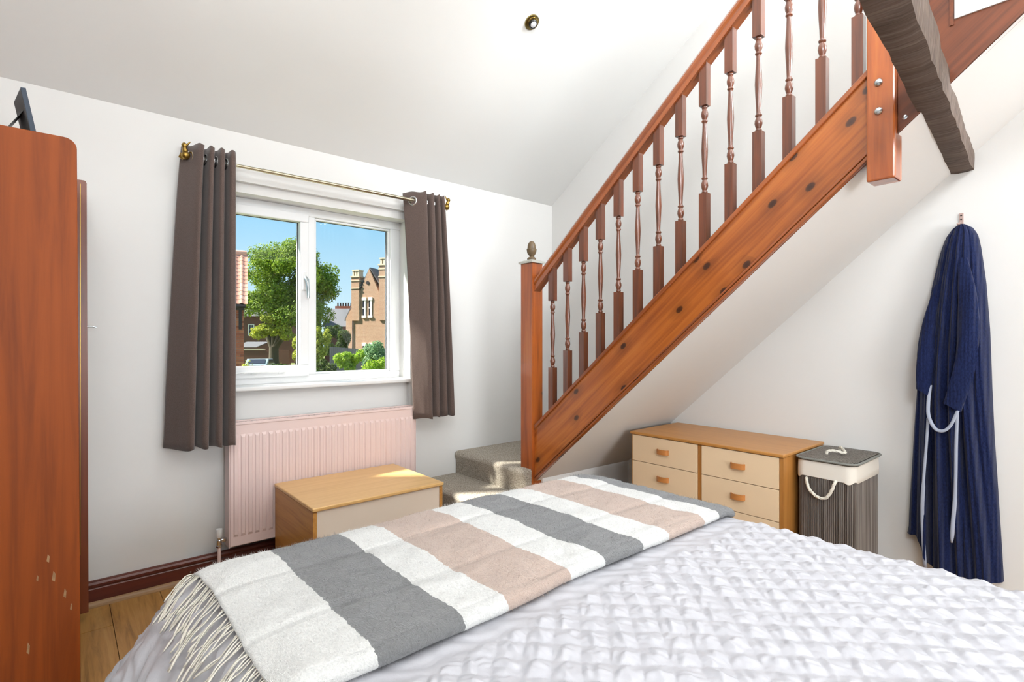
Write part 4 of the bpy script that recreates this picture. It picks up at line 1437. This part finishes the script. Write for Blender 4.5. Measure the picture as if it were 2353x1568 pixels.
# ------------------------------------------------------------------ outside the window
gnd = MB().box(-60, 90, 3.6, 150, -1.9, -1.7)
struct(gnd.build('ground', 'grass'), 'rough grassy ground outside')


def leaves(blobs, n, size, seed, flat=0.25):
    r = np.random.default_rng(seed)
    B = np.array([[*b[:3], *b[3:6]] for b in blobs])
    vol = B[:, 3] * B[:, 4] * B[:, 5]
    pick = r.choice(len(B), n, p=vol ** 0.7 / np.sum(vol ** 0.7))
    d_ = r.normal(size=(n, 3))
    d_ /= np.linalg.norm(d_, axis=1)[:, None]
    rad_ = (0.45 + 0.62 * r.random(n) ** 0.55)[:, None]
    Cc = B[pick, :3] + d_ * rad_ * B[pick, 3:6]
    nrm_ = d_ + r.normal(size=(n, 3)) * 0.7 + np.array([0, 0, 0.5])
    nrm_ /= np.linalg.norm(nrm_, axis=1)[:, None]
    t1 = np.cross(nrm_, r.normal(size=(n, 3)))
    t1 /= np.linalg.norm(t1, axis=1)[:, None]
    t2 = np.cross(nrm_, t1)
    sz = size * (0.6 + 0.8 * r.random(n))[:, None]
    V_ = np.stack([Cc - t1 * sz, Cc - t2 * sz * 0.55 - nrm_ * sz * flat, Cc + t1 * sz, Cc + t2 * sz * 0.55 - nrm_ * sz * flat], 1).reshape(-1, 3)
    mb = MB()
    mb.v = V_.tolist()
    mb.f = np.arange(n * 4).reshape(-1, 4).tolist()
    return mb


# large broadleaf tree
tr0 = thing('tree', 'large round-headed broadleaf tree with forked trunk outside the window', 'tree', (15.9, 54.9, -1.7))
bl = []
rr_ = random.Random(3)
tc = Vector((17.2, 54.3, 6.0))
rgt = Vector((0.7594, -0.6506, 0))
bk = Vector((0.6506, 0.7594, 0))
for i in range(120):
    a = rr_.uniform(-1, 1)
    v = rr_.uniform(-0.62, 1.0)
    lim = math.sqrt(max(0.05, 1 - v * v)) if v > 0 else (1.0 - 0.35 * abs(v))
    w_ = rr_.uniform(-1, 1)
    c_ = tc + rgt * a * lim * 4.3 + bk * w_ * lim * 3.2 + Vector((0, 0, v * 4.6))
    q_ = rr_.uniform(0.75, 1.35)
    bl.append((c_.x, c_.y, c_.z, q_, q_, q_ * 0.8))
fo = leaves(bl, 42000, 0.125, 11).build('foliage', 'leaf_tree', tr0)
fo['kind'] = 'stuff'
bl = []
for i in range(9):
    c_ = Vector((15.35, 52.4, 2.6)) + rgt * rr_.uniform(-1.8, 1.6) + Vector((0, 0, rr_.uniform(-1.0, 1.1)))
    bl.append((c_.x, c_.y, c_.z, 0.75, 0.7, 0.45))
fo = leaves(bl, 2200, 0.13, 12).build('sunlit_bough', 'leaf_yellow', tr0)  # sunlight put into the colour: yellower leaves than the crown
fo['kind'] = 'stuff'
tkm = MB()
base = Vector((15.95, 54.9, -1.8))
tkm.tube([base, base + Vector((0.05, 0, 1.2)), base + Vector((0.05, 0, 2.4))], [0.62, 0.48, 0.44], 12)
for dx_, top_h in ((-1.35, 5.0), (0.0, 5.5), (1.15, 5.0), (2.1, 4.6)):
    s_ = base + Vector((0.05, 0, 2.2))
    tkm.tube([s_, s_ + rgt * dx_ * 0.35 + Vector((0, 0, 1.0)), s_ + rgt * dx_ * 0.75 + Vector((0, 0, 2.4)), s_ + rgt * dx_ * 1.3 + Vector((0, 0, top_h))], [0.36, 0.27, 0.20, 0.08], 9)
tkm.build('trunk', 'bark', tr0, smooth=60)


def shrub(name, label, mat, c_, rad3, n, size, seed, stem=True):
    t = thing(name, label, 'bush', (c_[0], c_[1], -1.7), group=None)
    r = random.Random(seed)
    bl_ = []
    for i in range(9):
        p = Vector(c_) + rgt * r.uniform(-0.7, 0.7) * rad3[0] + bk * r.uniform(-0.6, 0.6) * rad3[1] + Vector((0, 0, r.uniform(-0.75, 0.65) * rad3[2]))
        q_ = 0.42
        bl_.append((p.x, p.y, p.z, rad3[0] * q_, rad3[1] * q_, rad3[2] * q_))
    fo_ = leaves(bl_, n, size, seed).build('foliage', mat, t)
    fo_['kind'] = 'stuff'
    if stem:
        sm_ = MB()
        for q_ in range(3):
            b0_ = Vector((c_[0] + r.uniform(-0.2, 0.2), c_[1] + r.uniform(-0.2, 0.2), -1.72))
            sm_.tube([b0_, b0_ + Vector((r.uniform(-0.2, 0.2), 0, (c_[2] + 1.7) * 0.5)), Vector(c_) + rgt * r.uniform(-0.4, 0.4) * rad3[0]], [0.06, 0.05, 0.025], 7)
        sm_.build('stem', 'bark', t, smooth=60)
    return t


shrub('shrub', 'yellow-green climbing shrub close to the right-hand pane\'s left edge', 'leaf_yellow', (8.20, 21.95, 0.95), (0.42, 0.4, 0.85), 2600, 0.055, 21)
shrub('hedge', 'bright green clipped hedge at the bottom of the right-hand pane', 'leaf_hedge', (7.95, 16.9, -0.50), (1.05, 0.5, 1.15), 11000, 0.045, 22, False)
shrub('shrub', 'light green bush standing above the hedge below the grey fence', 'leaf_hedge', (12.0, 27.5, 0.10), (0.80, 0.5, 0.70), 3000, 0.06, 23)
shrub('shrub', 'dark green bush against the tall brick gable house', 'leaf_dark', (17.9, 43.9, 1.2), (1.2, 0.9, 1.3), 3600, 0.11, 24)
shrub('shrub', 'hazy grey-green bush at the right foot of the gable house', 'leaf_blue', (11.9, 24.0, 0.45), (0.85, 0.5, 0.75), 3000, 0.06, 25)
shrub('shrub', 'yellow-green bush beside the tree trunk', 'leaf_yellow', (11.9, 35.9, 0.75), (0.62, 0.5, 0.75), 2000, 0.08, 26)
shrub('shrub', 'low pale weeds at the foot of the near brick house', 'leaf_yellow', (3.60, 15.2, -0.55), (0.50, 0.3, 1.15), 3200, 0.04, 27, False)
shrub('shrub', 'dark undergrowth between the car and the window mullion', 'leaf_dark', (13.4, 40.5, -0.85), (1.9, 0.8, 0.7), 3600, 0.10, 28, False)
shrub('shrub', 'twiggy dark bush below the climbing shrub', 'leaf_dark', (7.75, 20.5, 0.05), (0.55, 0.4, 0.55), 2400, 0.05, 29)

# near brick house with pantile roof (left pane)
h1 = thing('brick_house', 'near brick house corner with orange pantile roof in the left pane', 'house', (4.35, 18.0, -1.7), math.radians(-13.7))
MB().box(-3.2, -0.008, 0.012, 4.2, 0.0, 4.10).build('wall', 'mortar', h1, world=False)
bmsh = MB().box(-0.1085, 0.1085, -0.006, 0.10, -0.0325, 0.0325).mesh('brick', 'brick')
hmsh = MB().box(-0.053, 0.053, -0.006, 0.10, -0.0325, 0.0325).mesh('brick', 'brick')
for rI in range(54):
    zc_ = 4.02 - rI * 0.075
    if zc_ < 0.4:
        break
    xq = -0.1085 if rI % 2 == 0 else -0.053 - 0.0
    first = True
    while xq > -1.0:
        half = (rI % 2 == 1 and first)
        o = bpy.data.objects.new('brick', hmsh if half else bmsh)
        col.objects.link(o)
        o.parent = h1
        o.location = (xq, 0.004 * random.uniform(-0.4, 0.6), zc_)
        xq -= (0.053 + 0.0085 + 0.1085) if half else 0.2255
        first = False
# roof tiles, each with its roll
tl = MB()
prf = [(-0.115, 0.012), (-0.085, 0.030), (-0.055, 0.036), (-0.025, 0.026), (0.01, 0.004), (0.06, 0.0), (0.115, 0.008)]
Pt = [[(a, 0.0, b) for a, b in prf], [(a, 0.27, b - 0.014) for a, b in prf]]
tl.grid(np.array(Pt))
Pt2 = [[(a, 0.0, b) for a, b in prf], [(a, 0.0, b - 0.016) for a, b in prf]]
tl.grid(np.array(Pt2))
tlm = tl.mesh('roof_tile', 'tile', 50)
pit = math.radians(40)
roof = MB().add([(-3.3, -0.22, 3.98), (0.05, -0.22, 3.98), (0.05, 2.05, 3.98 + 2.27 * math.tan(pit)), (-3.3, 2.05, 3.98 + 2.27 * math.tan(pit)),
                 (-3.3, -0.22, 4.04), (0.05, -0.22, 4.04), (0.05, 2.05, 4.04 + 2.27 * math.tan(pit)), (-3.3, 2.05, 4.04 + 2.27 * math.tan(pit))], BF).build('roof', 'dark_timber', h1, world=False)
for rI in range(13):
    for cI in range(9):
        o = bpy.data.objects.new('roof_tile', tlm)
        col.objects.link(o)
        o.parent = roof
        sdist = rI * 0.222
        o.location = (0.000 - cI * 0.205, -0.24 + sdist * math.cos(pit), 4.05 + sdist * math.sin(pit))
        o.rotation_euler = (pit + 0.02, 0, 0)
rz_ = 4.05 + 2.95 * math.sin(pit)
ry_ = -0.24 + 2.95 * math.cos(pit)
MB().tube([(0.09, ry_, rz_ - 0.02), (-1.0, ry_, rz_ - 0.02), (-3.3, ry_, rz_ - 0.02)], 0.12, 12).build('ridge_tile', 'tile', roof, smooth=50, world=False)
MB().box(-3.2, 0.02, -0.14, 0.0, 3.86, 4.00).build('fascia', 'dark_timber', h1, world=False)
MB().box(-0.14, -0.05, -0.09, -0.008, 3.26, 3.86).build('bracket_post', 'dark_timber', h1, world=False)
MB().tube([(-3.2, -0.26, 3.97), (0.05, -0.26, 3.97)], 0.05, 10).build('gutter', 'dark_timber', h1, smooth=60, world=False)

# tall gable house (right pane)
h2 = thing('gable_house', 'tall pale brick house with steep gable and two chimneys in the right pane', 'house', (24.67, 57.87, -1.7), math.radians(-58.0))
# local x runs along the gable to the right, local y goes into the house
GW = 5.4
ga = 3.0
MB().prism([(0, 0), (GW + 1.2, 0), (GW + 1.2, 5.9), (ga + 1.25, 8.4), (ga, 11.0), (ga - 1.3, 8.2), (0, 5.5)], 'y', 0.0, 9.0).build('wall', 'brick_pale', h2, world=False)
MB().add([(ga, 0.15, 11.02), (ga, 9, 11.02), (GW + 1.5, 9, 5.3), (GW + 1.5, 0.15, 5.3), (ga, 0.15, 11.2), (ga, 9, 11.2), (GW + 1.5, 9, 5.5), (GW + 1.5, 0.15, 5.5)], BF).build('roof_slope', 'slate', h2, world=False)
MB().add([(ga, 0.15, 11.02), (ga, 9, 11.02), (-0.3, 9, 5.2), (-0.3, 0.15, 5.2), (ga, 0.15, 11.2), (ga, 9, 11.2), (-0.3, 9, 5.4), (-0.3, 0.15, 5.4)], BF).build('roof_slope', 'slate', h2, world=False)


def chimney(x0, x1, zt, y0=-0.15, y1=0.95):
    c_ = MB().box(x0, x1, y0, y1, 5.2, zt).build('chimney', 'brick_pale', h2, world=False)
    MB().box(x0 - 0.08, x1 + 0.08, y0 - 0.08, y1 + 0.08, zt, zt + 0.16).build('band', 'stone_buff', c_, world=False)
    MB().box(x0 - 0.06, x1 + 0.06, y0 - 0.06, y1 + 0.06, zt - 1.3, zt - 1.18).build('band', 'stone_buff', c_, world=False)
    MB().box(x0 - 0.05, x1 + 0.05, y0 - 0.05, y1 + 0.05, zt - 0.45, zt - 0.33).build('band', 'stone_buff', c_, world=False)
    ww = (x1 - x0)
    for q_ in range(3):
        a = x0 + ww * (0.08 + 0.32 * q_)
        MB().box(a, a + ww * 0.18, y0 + 0.1, y1 - 0.1, zt + 0.16, zt + 0.72).build('chimney_pier', 'stone_buff', c_, world=False)
    MB().box(x0 + 0.05, x1 - 0.05, y0 + 0.05, y1 - 0.05, zt + 0.72, zt + 0.88).build('cap', 'stone_buff', c_, world=False)


chimney(0.80, 1.80, 10.1)
chimney(4.35, 5.6, 11.3)


def gwin(x0, x1, z0, z1):
    w_o = MB().box(x0, x1, -0.03, 0.02, z0, z1).build('window', 'window_dark', h2, world=False)
    MB().box(x0 + (x1 - x0) * 0.50, x1, -0.07, -0.02, z0, z1).box(x0, x1, -0.07, -0.02, (z0 + z1) / 2 - 0.04, (z0 + z1) / 2 + 0.04).build('window_frame', 'stone', w_o, world=False)
    MB().box(x0 - 0.06, x1 + 0.08, -0.10, 0.02, z1, z1 + 0.36).build('lintel', 'stone', w_o, world=False)
    MB().box(x0 - 0.06, x1 + 0.08, -0.14, 0.02, z0 - 0.24, z0).build('sill', 'stone', w_o, world=False)


gwin(2.20, 2.60, 5.75, 7.45)
gwin(2.98, 3.38, 5.75, 7.45)
gwin(2.20, 2.60, 0.9, 2.35)
gwin(3.10, 3.50, 0.9, 2.35)
MB().tube([(2.1, -0.06, 9.1), (1.75, -0.07, 8.7), (0.95, -0.07, 6.6), (0.92, -0.07, 5.8), (0.92, -0.07, 0.2)], 0.055, 8).build('drain_pipe', 'dark_timber', h2, smooth=60, world=False)
MB().lathe([(0.2, 0), (0.2, 0.05)], (2.85, 0.0, 9.45), 14, (0, -1, 0)).build('vent', 'dark_timber', h2, world=False)

# dark brick house behind the tree
h3 = thing('far_brick_house', 'shaded dark brick house behind the tree trunk', 'house', (17.8, 76.9, -1.7), math.radians(-40.6))
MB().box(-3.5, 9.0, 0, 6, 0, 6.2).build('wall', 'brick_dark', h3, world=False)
MB().prism([(-0.4, 6.2), (6.4, 6.2), (3.0, 9.4)], 'x', -3.8, 9.3).build('roof', 'slate', h3, world=False)
w3 = MB().box(1.55, 2.20, -0.02, 0.02, 3.72, 5.05).build('window', 'window_dark', h3, world=False)
wf = MB().box(1.47, 1.57, -0.08, 0.0, 3.62, 5.13).box(2.18, 2.28, -0.08, 0.0, 3.62, 5.13).box(1.47, 2.28, -0.08, 0.0, 3.60, 3.74).box(1.47, 2.28, -0.08, 0.0, 5.03, 5.13).box(1.85, 1.90, -0.06, 0.0, 3.7, 5.1).box(1.5, 2.2, -0.06, 0.0, 4.35, 4.42)
wf.build('window_frame', 'stone', w3, world=False)
# low garden wall with a lean-to roof
h4 = thing('garden_wall', 'low dark brick garden wall with pale coping behind the car', 'wall', (15.8, 65.4, -1.7), math.radians(-40.6))
MB().box(-1.5, 5.2, 0, 0.35, 0, 1.85).build('wall', 'brick_dark', h4, world=False)
MB().box(-1.5, 2.3, -0.05, 0.40, 1.85, 2.0).build('coping', 'stone_buff', h4, world=False)
MB().add([(-1.2, 0.3, 2.15), (1.3, 0.3, 2.15), (2.2, 1.5, 2.75), (-0.4, 1.5, 2.75), (-1.2, 0.3, 2.22), (1.3, 0.3, 2.22), (2.2, 1.5, 2.82), (-0.4, 1.5, 2.82)], BF).build('lean_to_roof', 'slate', h4, world=False)
# slate roofed house between the tree and the gable house
h5 = thing('slate_roof_house', 'grey slate roofed house between the tree and the gable house', 'house', (28.9, 74.0, -1.7), math.radians(-40.6))
MB().box(-0.5, 8, 0, 6, 0, 5.0).build('wall', 'brick_dark', h5, world=False)
MB().prism([(-0.4, 4.95), (6.4, 4.95), (3.0, 7.7)], 'x', -0.8, 8.0).build('roof', 'slate', h5, world=False)
h6 = thing('chimney_stack', 'distant red brick chimney stack with a row of pots', 'chimney', (38.3, 92.2, 3.5), math.radians(-40.6))
MB().box(-1.0, 2.0, 0, 1.2, -5.2, 4.0).build('stack', Mat('far_red_brick', (170, 92, 72), 0.9).m, h6, world=False)
for q_ in range(6):
    MB().lathe([(0.16, 0), (0.13, 0.5), (0.17, 0.62)], (-0.7 + q_ * 0.48, 0.6, 4.0), 10).build('chimney_pot', 'dark_timber', h6, world=False)
# grey board fence in front of the gable house
h7 = thing('board_fence', 'weathered grey board fence in front of the gable house', 'fence', (15.5, 39.4, -1.7), math.radians(-40.6))
for q_ in range(17):
    MB().box(q_ * 0.155, q_ * 0.155 + 0.145, 0, 0.03, 0, 2.47 - 0.012 * q_).build('board', 'fence', h7, world=False)
for zz in (0.5, 2.1):
    MB().box(0, 2.6, 0.03, 0.08, zz, zz + 0.08).build('rail', 'fence', h7, world=False)

# parked car
car = thing('car', 'silver hatchback parked behind the shrubs seen from the rear', 'car', (13.0, 48.1, -1.70), math.radians(-28))
body = [(-2.0, 0.25), (2.0, 0.25), (2.05, 0.55), (1.9, 0.85), (1.0, 0.95), (0.35, 1.38), (-1.1, 1.42), (-1.75, 1.0), (-2.05, 0.95), (-2.08, 0.5)]
MB().prism([(a, b) for a, b in body], 'x', -0.86, 0.86).build('body', 'car_paint', car, bevel=0.06, world=False, seg=3, smooth=50)
MB().add([(-0.68, -1.70, 1.04), (0.68, -1.70, 1.04), (0.60, -1.20, 1.385), (-0.60, -1.20, 1.385), (-0.68, -1.74, 1.05), (0.68, -1.74, 1.05), (0.60, -1.24, 1.395), (-0.60, -1.24, 1.395)], BF).build('rear_window', 'window_dark', car, world=False)
for s_ in (-1, 1):
    MB().box(0.58 * s_ - 0.12, 0.58 * s_ + 0.12, -2.10, -1.98, 0.74, 0.93).build('tail_light', 'tail_light', car, world=False)
    for yy_ in (-1.25, 1.25):
        MB().lathe([(0.30, 0), (0.31, 0.05), (0.31, 0.16), (0.28, 0.2)], (0.70 * s_, yy_, 0.31), 18, (s_, 0, 0)).build('wheel', 'tyre', car, world=False)
    MB().add([(0.865 * s_, -1.35, 1.00), (0.865 * s_, 0.75, 1.00), (0.865 * s_, 0.30, 1.33), (0.865 * s_, -1.05, 1.35), (0.872 * s_, -1.35, 1.00), (0.872 * s_, 0.75, 1.00), (0.872 * s_, 0.30, 1.33), (0.872 * s_, -1.05, 1.35)], BF).build('side_window', 'window_dark', car, world=False)
MB().box(-0.26, 0.26, -2.10, -2.06, 0.55, 0.67).build('number_plate', 'tile', car, world=False)
